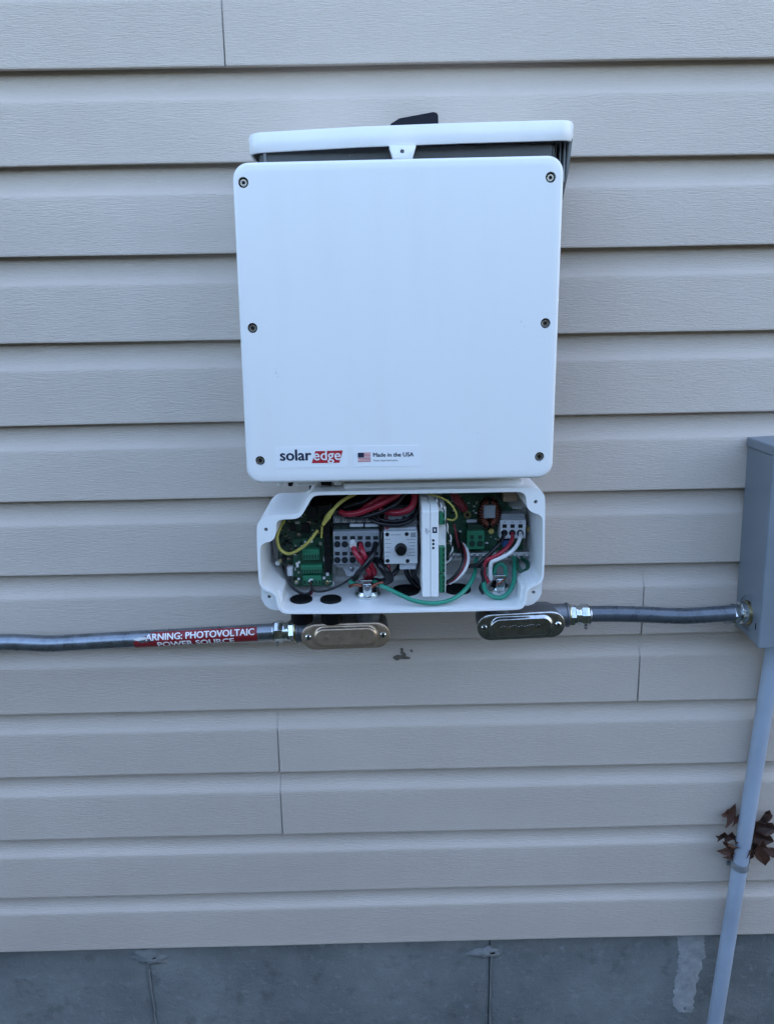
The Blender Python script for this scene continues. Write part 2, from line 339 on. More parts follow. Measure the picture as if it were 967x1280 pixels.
def text_bm(s, bold, fn, step=None):
    """print mesh: glyphs (thickened by shifted copies) mapped through fn(u, v, layer); u, v in units of the text height"""
    V, F = text_geo(s); a = min(v[0] for v in V); b = max(v[0] for v in V); h = max(v[1] for v in V); bm = bmesh.new(); tot = b-a+2*bold
    for q, (dx, dy) in enumerate(((0, 0), (bold, 0), (-bold, 0), (0, bold*.6), (0, -bold*.6)) if bold else ((0, 0),)):
        g = bmesh.new(); vv = [g.verts.new((v[0]-a+bold+dx, 0, v[1]+dy)) for v in V]
        for f in F:
            try: g.faces.new([vv[i] for i in f])
            except ValueError: pass
        if step:
            bmesh.ops.triangulate(g, faces=g.faces)
            for it in range(5):
                L_ = [e for e in g.edges if e.calc_length() > step]
                if not L_: break
                bmesh.ops.subdivide_edges(g, edges=L_, cuts=1); bmesh.ops.triangulate(g, faces=g.faces)
        idx = {}
        for v in g.verts: idx[v] = bm.verts.new(fn(v.co.x/tot, v.co.z/h, q))
        for f in g.faces:
            try: bm.faces.new([idx[v] for v in f.verts])
            except ValueError: pass
        g.free()
    return bm, h/tot
def text(name, s, x0, x1, z, y, material, parent, bold=0.0, dz=0.0):
    """flat print between x0 and x1 with its base line at z (rising by dz)"""
    V, F = text_geo(s); tot = max(v[0] for v in V)-min(v[0] for v in V)+2*bold; h = max(v[1] for v in V); k = (x1-x0)/tot
    bm, _ = text_bm(s, bold, lambda u, v, q: (x0+u*(x1-x0), y-q*.00001, z+v*h*k+dz*u))
    return emit(name, bm, material, parent, smooth=False)
def wob(x, s): return math.sin(x*2.1+s*1.7)*0.5+math.sin(x*5.3+s*4.1)*0.3+math.sin(x*11.7+s*2.3)*0.2

# ================================================================== SETTING
GZ = -1.85
bm = bmesh.new()
ys = [-400, -60, -20, -8, -5, -4.2, -3.6, -3.0, -2.4, -1.9, -1.5, -1, -0.4, 0.03]; xs = [-400, -60, -12, -4, -2, -1, 0, 1, 2, 4, 12, 60, 400]
SHADE_BANK = lambda y: 2.5*(lambda t: t*t*(3-2*t))(min(1, max(0, (-1.4-y)/2.9)))      # added bank, out of view, shaped to block low sky and shade the lower wall
gv = [[bm.verts.new((x, y, GZ+SHADE_BANK(y)+(0.02*wob(x*1.3+y, y) if abs(x) < 50 and y > -50 else 0))) for x in xs] for y in ys]
for j in range(len(ys)-1):
    for i in range(len(xs)-1): bm.faces.new((gv[j][i], gv[j][i+1], gv[j+1][i+1], gv[j+1][i]))
GROUND = mat('dry_lawn_soil', (0.028, 0.034, 0.018), 0.95, col2=(0.055, 0.055, 0.032), vscale=9, bump=0.8, bscale=60)
g = emit('ground', bm, GROUND); g['kind'] = 'structure'

# house wall: vinyl Dutch-lap planks on a solid wall core
house = thing('house_wall', 'greige vinyl lap siding house wall behind the equipment', 'wall', (0, 0.02, -1.37))
box('wall_core', -7, 7, 0.024, 5.0, -1.36, 4.8, WRAP, house)
ZL = {0: 0.0, 1: -.1147, 2: -.2285, 3: -.3428, 4: -.4575, 5: -.5698, 6: -.6846, 7: -.8006, 8: -.9153, 9: -1.0285, 10: -1.1456, 11: -1.2592, 12: -1.3683}
for k in range(-14, 0): ZL[k] = -0.1143*k
PROFILE = [(0.00, .0165), (0.07, .0163), (0.13, .0156), (0.18, .0142), (0.225, .0120), (0.26, .0094), (0.285, .0070), (0.305, .0050), (0.32, .0038), (0.34, .0031), (0.37, .0028), (0.60, .0016), (0.85, .0007), (0.97, .0002)]
def plank(k, x0, x1, lift=0.0):
    zt, zb = ZL[k-1], ZL[k]; h = zt-zb; bm = bmesh.new()
    n = max(2, int((x1-x0)/0.06)); rings = []
    for i in range(n+1):
        x = x0+(x1-x0)*i/n; w0 = 0.0007*wob(x*1.7, k-1) if k-1 < 12 else 0; w1 = 0.0007*wob(x*1.7, k); wy = 0.0006*wob(x*2.6, k*3.1)-lift
        ring = [(x, .0185, zt+.034), (x, .0172+wy*0.3, zt+.012)]
        for t, y in PROFILE: ring.append((x, y+wy*t, zt-h*t+w0*(1-t)+w1*t))
        z = zb+w1
        ring += [(x, 0.0+wy, z+.0012), (x, .0004+wy, z+.0003), (x, .0012+wy, z), (x, .0085, z+.0006), (x, .0100, z+.0020), (x, .0106, z+.016)]
        rings.append([bm.verts.new(p) for p in ring])
    for A, B in zip(rings, rings[1:]):
        for j in range(len(A)-1): bm.faces.new((A[j], B[j], B[j+1], A[j+1]))
    return emit('siding_plank', bm, SIDING, house, ang=50)
SEAM = {0: [at(279, 40, 0).x], 7: [at(803.5, 755, 0).x], 8: [at(799, 835, 0).x], 9: [at(347.5, 930, 0).x], 10: [at(351, 1005, 0).x], 2: [-2.1], 4: [1.9], 12: [-1.6], 5: [-1.7]}
for k in range(-13, 13):
    e = [-3.2]+SEAM.get(k, [])+[3.2]
    for x in SEAM.get(k, []): plank(k, x-.02, x+.02, lift=-.0036).name = 'lap_strip'
    for i in range(len(e)-1):
        plank(k, e[i]+(0.0010 if i else 0), e[i+1]-(0.0010 if i < len(e)-2 else 0), lift=0.0010 if i else 0)

# foundation
found = thing('foundation_wall', 'grey poured concrete foundation wall below the siding', 'foundation', (0, 0.03, GZ))
FY = 0.022
j1 = at(188, 1240, FY).x; j2 = at(611, 1240, FY).x; step = j2-j1
joints = [j1+step*i for i in range(-4, 6)]
def conc_panel(x0, x1, s):
    bm = bmesh.new(); nx, nz = 40, 26; z0, z1 = GZ-0.1, -1.335; G = []
    for j in range(nz+1):
        row = []
        for i in range(nx+1):
            x = x0+(x1-x0)*i/nx; z = z0+(z1-z0)*j/nz
            d = noise.noise(Vector((x*7, z*7, s)))*0.0016+noise.noise(Vector((x*30, z*30, s+5)))*0.0006
            edge = min(x-x0, x1-x); d += 0.0035*math.exp(-edge/0.003)+0.0015*s*(1 if s % 2 else 0)*0
            row.append(bm.verts.new((x, FY+d, z)))
        G.append(row)
    for j in range(nz):
        for i in range(nx): bm.faces.new((G[j][i], G[j][i+1], G[j+1][i+1], G[j+1][i]))
    back = [bm.verts.new((x, FY+0.2, z)) for x, z in ((x0, z0), (x1, z0), (x1, z1), (x0, z1))]
    bm.faces.new(back); bm.faces.new([G[-1][i] for i in range(nx+1)]+[back[2], back[3]])
    bm.faces.new([G[j][0] for j in range(nz+1)]+[back[3], back[0]]); bm.faces.new([G[j][nx] for j in range(nz+1)]+[back[2], back[1]])
    return emit('concrete_panel', bm, CONC, found, ang=60)
for i in range(len(joints)-1): conc_panel(joints[i]+0.0008, joints[i+1]-0.0008, i)
def fin(x, s):
    bm = bmesh.new(); N = 70; z0, z1 = GZ-.05, -1.37; rows = []
    for i in range(N+1):
        z = z0+(z1-z0)*i/N; w = .0014+.0024*abs(noise.noise(Vector((s, z*30, 1)))); h = .0000+.0012*abs(noise.noise(Vector((s, z*22, 7)))); o = .0012+.0010*noise.noise(Vector((s, z*14, 3)))
        rows.append([bm.verts.new(p) for p in ((x+o-.0004, FY+.002, z), (x+o, FY-h, z), (x+o+w*.6, FY-h*.8, z), (x+o+w*1.8, FY+.0009, z))])
    for A, B in zip(rows, rows[1:]):
        for j in range(3): bm.faces.new((A[j], A[j+1], B[j+1], B[j]))
    emit('joint_fin', bm, CONC, found, ang=80)
for i, x in enumerate(joints): fin(x, i*3.7)
def blob(name, cx, cz, rx, rz, y, thick, material, parent, seed, n=26, rough=0.35, freq=2.0):
    """irregular flat dab standing a little proud of a surface"""
    bm = bmesh.new(); rings = []
    for q, (f, hh) in enumerate(((1.0, 0.0), (0.85, 0.7), (0.5, 1.0))):
        rg = []
        for i in range(n):
            t = 2*math.pi*i/n; r = 1+rough*noise.noise(Vector((math.cos(t)*freq, math.sin(t)*freq, seed)))
            rg.append(bm.verts.new((cx+rx*r*f*math.cos(t), y-thick*hh*(0.8+0.4*noise.noise(Vector((t*3, q, seed)))), cz+rz*r*f*math.sin(t))))
        rings.append(rg)
    for A, B in zip(rings, rings[1:]):
        for i in range(n): bm.faces.new((A[i], A[(i+1) % n], B[(i+1) % n], B[i]))
    c = bm.verts.new((cx, y-thick, cz))
    for i in range(n): bm.faces.new((rings[-1][i], rings[-1][(i+1) % n], c))
    return emit(name, bm, material, parent, ang=70)
for px, py, sx in ((186, 1197, 0.034), (607, 1190, 0.030)):
    p = at(px, py, FY); b = blob('tie_patch', p.x, p.z, sx, 0.013, FY+0.001, 0.007, PATCH, found, px*0.1, rough=0.7)
    blob('tie_hole', p.x+0.009, p.z+0.002, 0.007, 0.0028, FY-0.0045, 0.0008, DARK, b, px*0.2, n=12)
p = at(860, 1215, FY)
def smear():
    bm = bmesh.new(); nx, nz = 30, 60; px0, py0, px1, py1 = 826, 1164, 896, 1272; G = {}
    for j in range(nz+1):
        for i in range(nx+1):
            u = i/nx; v = j/nz; px = px0+(px1-px0)*u; py = py0+(py1-py0)*v
            c = 0.52-0.12*v+0.05*math.sin(v*5); hw = 0.27-0.04*v; d = 1-abs(u-c)/hw; dv = min(1, (1-v)*7)
            m_ = min(d*2.2, dv)+0.55*noise.noise(Vector((u*7, v*13, 3)))+0.35*noise.noise(Vector((u*22, v*40, 8)))
            q = at(px, py, FY); G[i, j] = (bm.verts.new((q.x, FY+0.0012-0.0022*max(-0.6, min(1, m_*1.3)), q.z)), m_)
    for j in range(nz):
        for i in range(nx):
            f = [G[i, j], G[i+1, j], G[i+1, j+1], G[i, j+1]]
            if max(a[1] for a in f) > 0.0: bm.faces.new([a[0] for a in f])
    for v in [v for v in bm.verts if not v.link_faces]: bm.verts.remove(v)
    o = emit('mortar_smear', bm, SMEAR, found, ang=70); o['label'] = 'pale rough mortar smear running down the foundation'
smear()

# ================================================================== INVERTER
inv = thing('solar_inverter', 'large white solar inverter with six cover screws mounted on the siding', 'inverter', (0.027, -0.02, -0.512))
YF = -0.170
cov = rounded_quad([(-.1592, -.1442), (.2132, -.1420), (.2134, -.5122), (-.1652, -.5118)], 0.0185, 9)
cover = layered('front_cover', [(inset(cov, .002), -.1445), (cov, -.1465), (cov, -.1655), (inset(cov, .0008), -.1680), (inset(cov, .0022), -.1694), (inset(cov, .0042), YF), (inset(cov, .011), YF)], WHITE, inv)
SCR = [at(x, y, YF) for x, y in ((304, 228), (688, 221.5), (315.5, 410), (681.5, 404), (325, 576), (674, 571))]
cutters = []
for p in SCR:
    bm = bmesh.new(); add_lathe(bm, (p.x, YF-0.01, p.z), (0, 1, 0), [(0, 0), (0, .0062), (.017, .0056), (.017, 0)], 28); cutters.append(emit('cutter', bm, None))
cut(cover, cutters)
first = None
for p in SCR:
    if first is None:
        first = lathe('cover_screw', (p.x, YF+.0062, p.z), (0, -1, 0), [(0, 0), (0, .0054), (.0008, .0054), (.0009, .0042), (.0036, .0041), (.0042, .0035), (.0042, .0020), (.0036, .0018), (.0036, 0)], SCREW, inv, 24)
        ctr = W[first].copy()-Vector((p.x, YF, p.z))
        rg = lathe('screw_washer', (p.x, YF+.0058, p.z), (0, -1, 0), [(0, .0041), (0, .0055), (.0009, .0055), (.0009, .0042)], DARK, first, 24); rc = W[rg]-W[first]
        so = lathe('hex_socket', (p.x, YF+.0022, p.z), (0, -1, 0), [(0, 0), (0, .0019), (.00025, .0019), (.00025, 0)], DARK, first, 6); sc0 = W[so]-W[first]
    else:
        s_ = again(first, Vector((p.x, YF, p.z))+ctr, inv); again(rg, W[s_]+rc, s_); again(so, W[s_]+sc0, s_)
box('housing', -.148, .203, -.1462, -.022, -.500, -.155, WHITE2, inv, 0.004)
# finned heat sink with the white hood above it
hs = box('heat_sink', -.137, .214, -.100, -.024, -.498, -.118, HEATSINK, inv, 0.002)
box('front_plate', -.1335, .2105, -.1160, -.1120, -.495, -.1205, HEATSINK, inv, .001)
fin0 = None
for i in range(26):
    x = -.135+i*(.348/25)
    if fin0 is None: fin0 = box('fin', x-.0012, x+.0012, -.1115, -.099, -.49, -.1215, HEATSINK, hs)
    else: again(fin0, (x, W[fin0].y, W[fin0].z), hs)
def hood():
    a = at(307, 181, -.13); b = at(721, 165, -.13); x0, x1 = a.x, b.x; zt = lambda x: at(512, 155.5, -.13).z+(x-.04)*0.019; H = 0.0225
    plan = rounded_quad([(x0, -.018), (x1, -.018), (x1, -.128), ((x0+x1)/2+.06, -.1335), ((x0+x1)/2-.06, -.1325), (x0, -.121)], .020, 8)
    inn = inset(plan, .0035); bm = bmesh.new()
    def ring(pl, dz): return [bm.verts.new((x, y, zt(x)+dz)) for x, y in pl]
    R = [ring(inset(plan, .0045), 0), ring(inset(plan, .0015), -.0008), ring(plan, -.0035), ring(plan, -H+.001), ring(inset(plan, .0008), -H), ring(inn, -H), ring(inn, -.004)]
    for A, B in zip(R, R[1:]):
        n = len(A)
        for i in range(n): bm.faces.new((A[i], A[(i+1) % n], B[(i+1) % n], B[i]))
    bm.faces.new(R[0]); bm.faces.new(list(reversed(R[-1])))
    return emit('hood', bm, WHITE, inv, ang=45), x0, x1, zt, H
hd, hx0, hx1, hzt, HH = hood()
for sx, x in ((1, hx1-.0045), (-1, hx0+.020)):      # side skirts, front edge sloping back
    bm = bmesh.new(); z = hzt(x)-HH+.003
    prof = [(-.121, z), (-.022, z), (-.022, z-.14), (-.082, z-.062), (-.108, z-.034)]
    add_ = [[bm.verts.new((x+d, y, zz)) for y, zz in prof] for d in (-.0015, .0015)]
    bm.faces.new(add_[0]); bm.faces.new(list(reversed(add_[1])))
    for i in range(5): bm.faces.new((add_[0][i], add_[0][(i+1) % 5], add_[1][(i+1) % 5], add_[1][i]))
    sk = emit('side_skirt', bm, CASTGREY, inv)
    for q in range(3):
        box('rib', x-sx*(.004+q*.004)-.0008, x-sx*(.004+q*.004)+.0008, -.108+q*.006, -.03, z-.045+q*.006, z, CASTGREY, sk)
tb = pxz([(486, 182), (520, 181.5), (515, 199), (491, 199)], -.142)
tabo = prism('bracket_tab', tb, -.1440, -.128, WHITE, inv, 0.0008)
p = at(502.5, 189, -.144); bm = bmesh.new(); add_lathe(bm, (p.x, -.15, p.z), (0, 1, 0), [(0, 0), (0, .0024), (.015, .0024), (.015, 0)], 18); cut(tabo, [emit('cutter', bm, None)])
# latches and gasket under the cover
for px0, px1, py1, m_, Y in ((345, 355, 607.5, WHITE2, -.125), (358, 367.5, 608, BLACK, -.12), (369.5, 398, 607, WHITE2, -.125), (399, 416, 606.5, BLACK, -.115), (415, 429, 606.5, WHITE2, -.125)):
    prism('bottom_latch', pxz([(px0, 590), (px1, 590), (px1-2.2, py1), (px0+2.2, py1)], Y), Y, Y+.02, m_, inv, 0.0008)
pbox('bottom_flange', 428, 592, 650, 604.8, -.120, .09, CREAM, inv, 0.001)
# printed labels on the cover
def quad_at(pts, Y): return pxz(pts, Y)
lb = prism('brand_label', rounded_quad(pxz([(344.5, 559), (433.5, 557.5), (434, 583.5), (345, 585)], YF), .0015, 3), YF-.0003, YF+.001, STICKER, inv)
Yp = YF-.0005
a = at(350, 575.7, Yp); b = at(389.5, 575.2, Yp); text('lettering', 'solar', a.x, b.x, a.z, Yp, PRINTD, lb, 0.030, b.z-a.z)
prism('red_panel', pxz([(394, 564), (428.5, 563), (424, 578.5), (389.5, 579)], Yp), Yp, Yp+.0004, REDP, lb)
a = at(391.8, 575.2, Yp); b = at(426, 574.6, Yp); text('lettering', 'edge', a.x, b.x, a.z, Yp-.0002, PRINTW, lb, 0.014, b.z-a.z)
ol = prism('origin_label', rounded_quad(pxz([(441.5, 557.5), (524.5, 556.5), (525, 582.5), (442, 583.5)], YF), .0015, 3), YF-.0003, YF+.001, STICKER, inv)
fl = prism('flag', pxz([(447, 566), (463.3, 565.7), (463.3, 576.6), (447, 577)], Yp), Yp, Yp+.0003, PRINTW, ol)
a = at(447, 565.9, Yp); b = at(463.3, 576.8, Yp); hz = (a.z-b.z)/13
for i in range(7): box('stripe', a.x, b.x, Yp-.00025, Yp-.0001, a.z-hz*(2*i+1), a.z-hz*2*i, FLAGR, fl)
box('canton', a.x, a.x+(b.x-a.x)*.48, Yp-.0004, Yp-.0002, a.z-hz*7, a.z, PRINTD, fl)
a = at(466.2, 571, Yp); b = at(517, 570.4, Yp); text('lettering', 'Made in the USA', a.x, b.x, a.z, Yp, PRINTD, ol, 0.030, b.z-a.z)
a = at(467, 576.6, Yp); b = at(497, 576.3, Yp); text('lettering', 'from imported parts', a.x, b.x, a.z, Yp, PRINTD, ol, 0.0, b.z-a.z)

for px, py, l_, w_, an in ((345, 466, .004, .0005, 1.3), (347, 471, .0016, .0004, 1.0), (344, 461, .001, .0006, .3), (651, 402, .003, .0005, .9), (655, 408, .0022, .0004, .8), (597, 541, .0012, .0005, .2), (436, 186, .001, .0008, 0)):
    q = at(px, py, YF); c_, s_n = math.cos(an), math.sin(an)
    prism('scuff', [(q.x+u*c_-v*s_n, q.z+u*s_n+v*c_) for u, v in ((-l_/2, -w_*.3), (0, -w_/2), (l_/2, 0), (.2*l_, w_/2), (-.3*l_, w_*.4))], (YF if py > 200 else -.1345)-.0001, (YF if py > 200 else -.1345)+.0004, PRINT, inv)
# black wedge showing above the hood
wedge = prism('black_bracket', pxz([(486, 160), (488, 154.5), (499, 147.5), (541, 139.6), (546, 140.5), (547.5, 144), (548, 160)], -.045), -.045, -.012, NAVYBLK, None, 0.0015)
tag(wedge, 'small black plastic wedge poking up behind the top of the inverter', 'bracket')

# ================================================================== CONNECTION BOX
RY, BY = -.145, -.020
cbx = thing('connection_box', 'open white wiring box with its lid off below the inverter', 'wiring box', (0.027, -0.02, -0.695))
INN = [(395.5, 619), (390, 622), (386, 629), (378, 643), (374, 647), (367.5, 649), (351, 649.3), (346.5, 652), (345, 657), (345, 666), (343, 673), (338.6, 677), (331, 678.5), (326.5, 681.5), (325, 687), (325.5, 705), (326.5, 727), (330, 734), (337, 737.6), (344, 741), (347.8, 748), (349, 756), (353, 762.5), (360, 765),
       (420, 764.3), (500, 763), (590, 761.3), (647, 759.4), (652.5, 756), (655.3, 750), (655.7, 741), (657.5, 735.5), (663, 731.3), (670.7, 728.8), (674.6, 725), (676.8, 719), (677.5, 700), (678, 680), (678.2, 650), (676.5, 646), (672.5, 643), (665, 640.8), (659.5, 636.2), (657.6, 631), (657.8, 625), (656.5, 619.6), (653.5, 616.2), (648, 614.8), (590, 616), (500, 617.3)]
OUT = [(395, 614.8), (389, 616), (383.5, 623), (379, 635), (376, 640), (370, 643), (352, 643.8), (336, 644), (329, 646.5), (322.5, 653.5), (320.8, 659), (321.3, 688), (322.6, 712), (323.6, 728), (326, 733.5), (331, 738.5), (339, 741.3), (343.4, 744.5), (345.4, 750), (346, 756), (349, 763), (355.5, 767.6),
       (420, 767.4), (500, 766), (590, 764.2), (650, 762.3), (655.4, 758), (658, 751), (658.6, 742), (660, 738), (665, 734), (673, 731), (677.5, 727), (679.4, 720), (680.2, 700), (680.8, 652), (681, 622), (678, 615), (671, 609.4), (652, 609.6), (590, 611), (500, 612.6)]
def chaikin(P, n=2):
    for _ in range(n):
        Q = []
        for i in range(len(P)):
            a, b = Vector(P[i]), Vector(P[(i+1) % len(P)])
            if (b-a).length > 30: Q += [tuple(a+(b-a)*(5/(b-a).length)), tuple(b-(b-a)*(5/(b-a).length))]
            else: Q += [tuple(a*.75+b*.25), tuple(a*.25+b*.75)]
        P = Q
    return P
inn = pxz(chaikin(INN), RY); out = pxz(chaikin(OUT), RY)
bm = bmesh.new()
def ring_edges(ol, y):
    v = [bm.verts.new((x, y, z)) for x, z in ol]; return v, [bm.edges.new((v[i], v[(i+1) % len(v)])) for i in range(len(v))]
vi, ei = ring_edges(inn, RY); vo, eo = ring_edges(out, RY)
bmesh.ops.triangle_fill(bm, use_beauty=True, use_dissolve=False, edges=ei+eo)
vib = [bm.verts.new((v.co.x, BY-.004, v.co.z)) for v in vi]; vob = [bm.verts.new((v.co.x, BY, v.co.z)) for v in vo]
for A, B in ((vi, vib), (vo, vob)):
    n = len(A)
    for i in range(n): bm.faces.new((A[i], A[(i+1) % n], B[(i+1) % n], B[i]))
bm.faces.new(vob); bm.faces.new(list(reversed(vib)))
shell = emit('shell', bm, WHITE2, cbx, bevel=0.0011, ang=42)
cs = []
for x, y in ((332.4, 662), (669.4, 627.4)):
    p = at(x, y, RY); bm = bmesh.new(); add_lathe(bm, (p.x, RY-.01, p.z), (0, 1, 0), [(0, 0), (0, .0025), (.03, .0025), (.03, 0)], 16); cs.append(emit('cutter', bm, None))
shell.modifiers.clear(); cut(shell, cs)
bv = shell.modifiers.new('bevel', 'BEVEL'); bv.width = .0009; bv.segments = 2; bv.limit_method = 'ANGLE'; bv.angle_limit = math.radians(50); bv.harden_normals = True
EY = -.128
for pts, h in (([(325.5, 729), (325.8, 750), (330, 758), (336, 763), (343, 765), (352, 765), (352, 742), (340, 736)], (336.4, 746)), ([(678.6, 722), (677.6, 744), (674, 751), (667.6, 756.8), (661, 759), (650, 759), (652, 735), (664, 727)], (666.5, 740.5))):
    e_ = prism('mounting_ear', pxz(pts, EY-.006), EY, BY+.002, WHITE2, cbx, 0.0008)
    p = at(h[0], h[1], EY); bm = bmesh.new(); add_lathe(bm, (p.x, EY-.01, p.z), (0, 1, 0), [(0, 0), (0, .0024), (.03, .0024), (.03, 0)], 16); e_.modifiers.clear(); cut(e_, [emit('cutter', bm, None)])
a = at(392, 612, -.034); box('opening_shade_panel', at(388, 640, -.034).x, at(523, 640, -.034).x, -.036, -.026, -.600, -.541, DARK, cbx)  # black slab painting in the shade of the opening towards the inverter
# ridge on the roof of the box that seats the inverter
pbox('top_ridge', 430, 604.5, 652.5, 613, -.128, .09, WHITE2, cbx, 0.002)
FZ = at(500, 763.2, RY).z
floor_y = lambda px, py: atz(px, py, FZ)
BK = BY-.0045                                                       # inside face of the back
pbox('back_panel', 418, 640, 655, 716, BK-.006, .005, BACKPL, cbx, 0.0008)
for px in (436, 556, 594):
    p = atz(px, 742, FZ); box('floor_seam', p.x-.0005, p.x+.0005, -.120, -.03, FZ-.002, FZ+.0006, WHITE2, cbx)

# ---- plugs through the floor
def plug(px, py, rpx, label, below=True):
    p = atz(px, py, FZ); r = rpx/FPX*((p-CP).dot(CF))
    t = thing('blanking_plug', label, 'plug', (p.x, p.y, FZ), 'black plugs in the floor of the wiring box')
    lathe('head', (p.x, p.y, FZ), (0, 0, 1), [(0, 0), (0, r), (.0035, r), (.0045, r-.001), (.0045, r-.004), (.0036, r-.005), (.0036, 0)], RUBBER, t, 36)
    if below:
        lathe('nut', (p.x, p.y, FZ-.0035), (0, 0, -1), [(0, 0), (0, r*1.0), (.024, r*1.0), (.027, r*.95), (.028, r*.85), (.028, 0)], RUBBER, t, 24)
    return t
plug(376.5, 751, 14, 'leftmost black blanking plug in the box floor')
plug(413.5, 751, 13.2, 'second black blanking plug from the left, beside the steel bushing')
plug(507, 739.5, 17, 'black plug in the box floor behind the green wire, under the switch', False)
plug(571.5, 738, 16.5, 'black plug in the box floor right of the white module', False)

# ---- grounding bushings
def bushing(px, py, rpx, label):
    p = atz(px, py, FZ); r = rpx/FPX*((p-CP).dot(CF))
    t = thing('grounding_bushing', label, 'bushing', (p.x, p.y, FZ), 'steel bushings in the wiring box')
    lathe('collar', (p.x, p.y, FZ+.0002), (0, 0, 1), [(0, r*.62), (0, r), (.003, r*1.03), (.006, r*.98), (.009, r*.88), (.009, r*.62)], ZINC, t, 12)
    lathe('throat', (p.x, p.y, FZ+.003), (0, 0, 1), [(0, 0), (0, r*.6), (.008, r*.66), (.0105, r*.62), (.009, r*.52), (.002, r*.5), (.002, 0)], BLACK, t, 24)
    lg = box('lug', p.x-.006, p.x+.006, p.y-r*.98, p.y-r*.55, FZ+.005, FZ+.024, ZINC, t, .0015)
    lathe('lug_screw', (p.x, p.y-r*.98, FZ+.018), (0, -1, 0), [(0, 0), (0, .0042), (.002, .0040), (.003, .0030), (.003, .0012), (.0015, .001), (.0015, 0)], STEEL, lg, 18)
    box('clamp_bar', p.x-.009, p.x+.007, p.y-r*.95, p.y-r*.6, FZ+.026, FZ+.029, ZINC, lg, .0008)
    return t, p, r
bL, bpL, brL = bushing(459.5, 744.5, 16.5, 'steel grounding bushing in the floor with thick red wires rising from it')
bR, bpR, brR = bushing(623, 739, 14, 'steel grounding bushing in the floor at the right end of the box')

# ---- control board at the left
YB = -.064
cb = thing('control_board', 'dark green circuit board with green connectors at the left of the box', 'circuit board', (at(380, 730, YB).x, YB, at(380, 730, YB).z))
prism('board', pxz([(347.5, 637), (414, 630), (414, 704), (347.5, 706)], YB), YB, YB+.0016, PCB, cb)
YB2 = -.076
lowb = prism('lower_board', pxz([(366.5, 674), (415.5, 671), (415.5, 732), (366.5, 733)], YB2), YB2, YB2+.0016, PCB2, cb)
def pluggable(x0, y0, x1, y1, n, parent, yb, name='connector'):
    c = pbox(name, x0, y0, x1, y1, yb-.010, .0098, CONN, parent, .0006); y = yb-.010
    a = at(x0, y0, y); b = at(x1, y1, y); w = (b.x-a.x)/n; h = a.z-b.z; s0 = None
    for i in range(n):
        cx = a.x+w*(i+.5)
        if s0 is None: s0 = box('pole', cx-w*.33, cx+w*.33, y-.0003, y+.002, b.z+h*.10, b.z+h*.48, CONND, c)
        else: again(s0, (cx, W[s0].y, W[s0].z), c)
    box('rim', a.x+w*.3, b.x-w*.3, y-.0012, y+.001, b.z+h*.62, b.z+h*.72, CONN, c)
    return c
pluggable(378, 687, 399.5, 699.5, 6, lowb, YB2); pluggable(375.5, 707, 403, 716.5, 8, lowb, YB2); pluggable(378.5, 720, 402, 731, 5, lowb, YB2)
p0 = None
random.seed(11)
for i in range(110):                                                 # small parts soldered to the upper board
    px = random.uniform(350, 411); py = random.uniform(642, 702); s = random.choice((.0007, .0009, .0012, .0016, .0024)); m_ = random.choice((CHIP, CHIP, SOLDER, TAN, CHIP, SOLDER, CHROMATE))
    p = at(px, py, YB); box('component', p.x-s, p.x+s*random.uniform(.6, 1.6), YB-.0015-s*.4, YB+.0002, p.z-s*.7, p.z+s*.7, m_, cb)
for px0, py0, px1, py1, dp in ((384, 634, 396, 648, .010), (398, 632, 412, 642, .012), (362, 655, 370, 664, .003), (376, 655, 387, 666, .004), (352, 696, 357, 703, .008), (402, 648, 411, 660, .006)):
    pbox('chip', px0, py0, px1, py1, YB-dp, dp-.0002, CHIP, cb, .0004)
for i in range(110):
    px = random.uniform(368, 414); py = random.uniform(676, 731)
    if 374 < px < 404 and py > 685: continue
    s = random.choice((.0007, .0010, .0014, .0018)); p = at(px, py, YB2); box('component', p.x-s, p.x+s, YB2-.0014-s*.4, YB2+.0002, p.z-s, p.z+s, random.choice((CHIP, SOLDER, PRINTW)), lowb)
for px, py in ((370.5, 728), (409, 728), (409.5, 676), (351, 701), (351, 644), (409, 690)):
    Y = YB2 if px > 366 else YB; p = at(px, py, Y); lathe('board_screw', (p.x, Y, p.z), (0, -1, 0), [(0, 0), (0, .0032), (.0012, .003), (.0018, .0018), (.0018, 0)], CHROMATE, lowb if px > 366 else cb, 14)
cyl('capacitor', at(362.3, 719, -.078), at(362.3, 708, -.078), .0042, TBLIGHT, cb, 18, .0006)
pbox('header', 407, 706, 411, 720, YB2-.007, .0068, TBLIGHT, lowb, .0004)
for px, py in ((347, 704), (414.5, 730)): cyl('standoff', at(px, py, YB), at(px, py, YB)+Vector((0, .038, 0)), .0035, WHITE2, cb, 14)
bb = pbox('black_divider', 403.5, 650, 414, 716, -.088, .055, BLACK, None, .001); tag(bb, 'tall black plastic divider between circuit board and terminal block', 'divider')
for py in (655, 668, 682, 696): pbox('rib', 405, py, 413, py+4, -.090, .004, BLACK, bb, .0006)

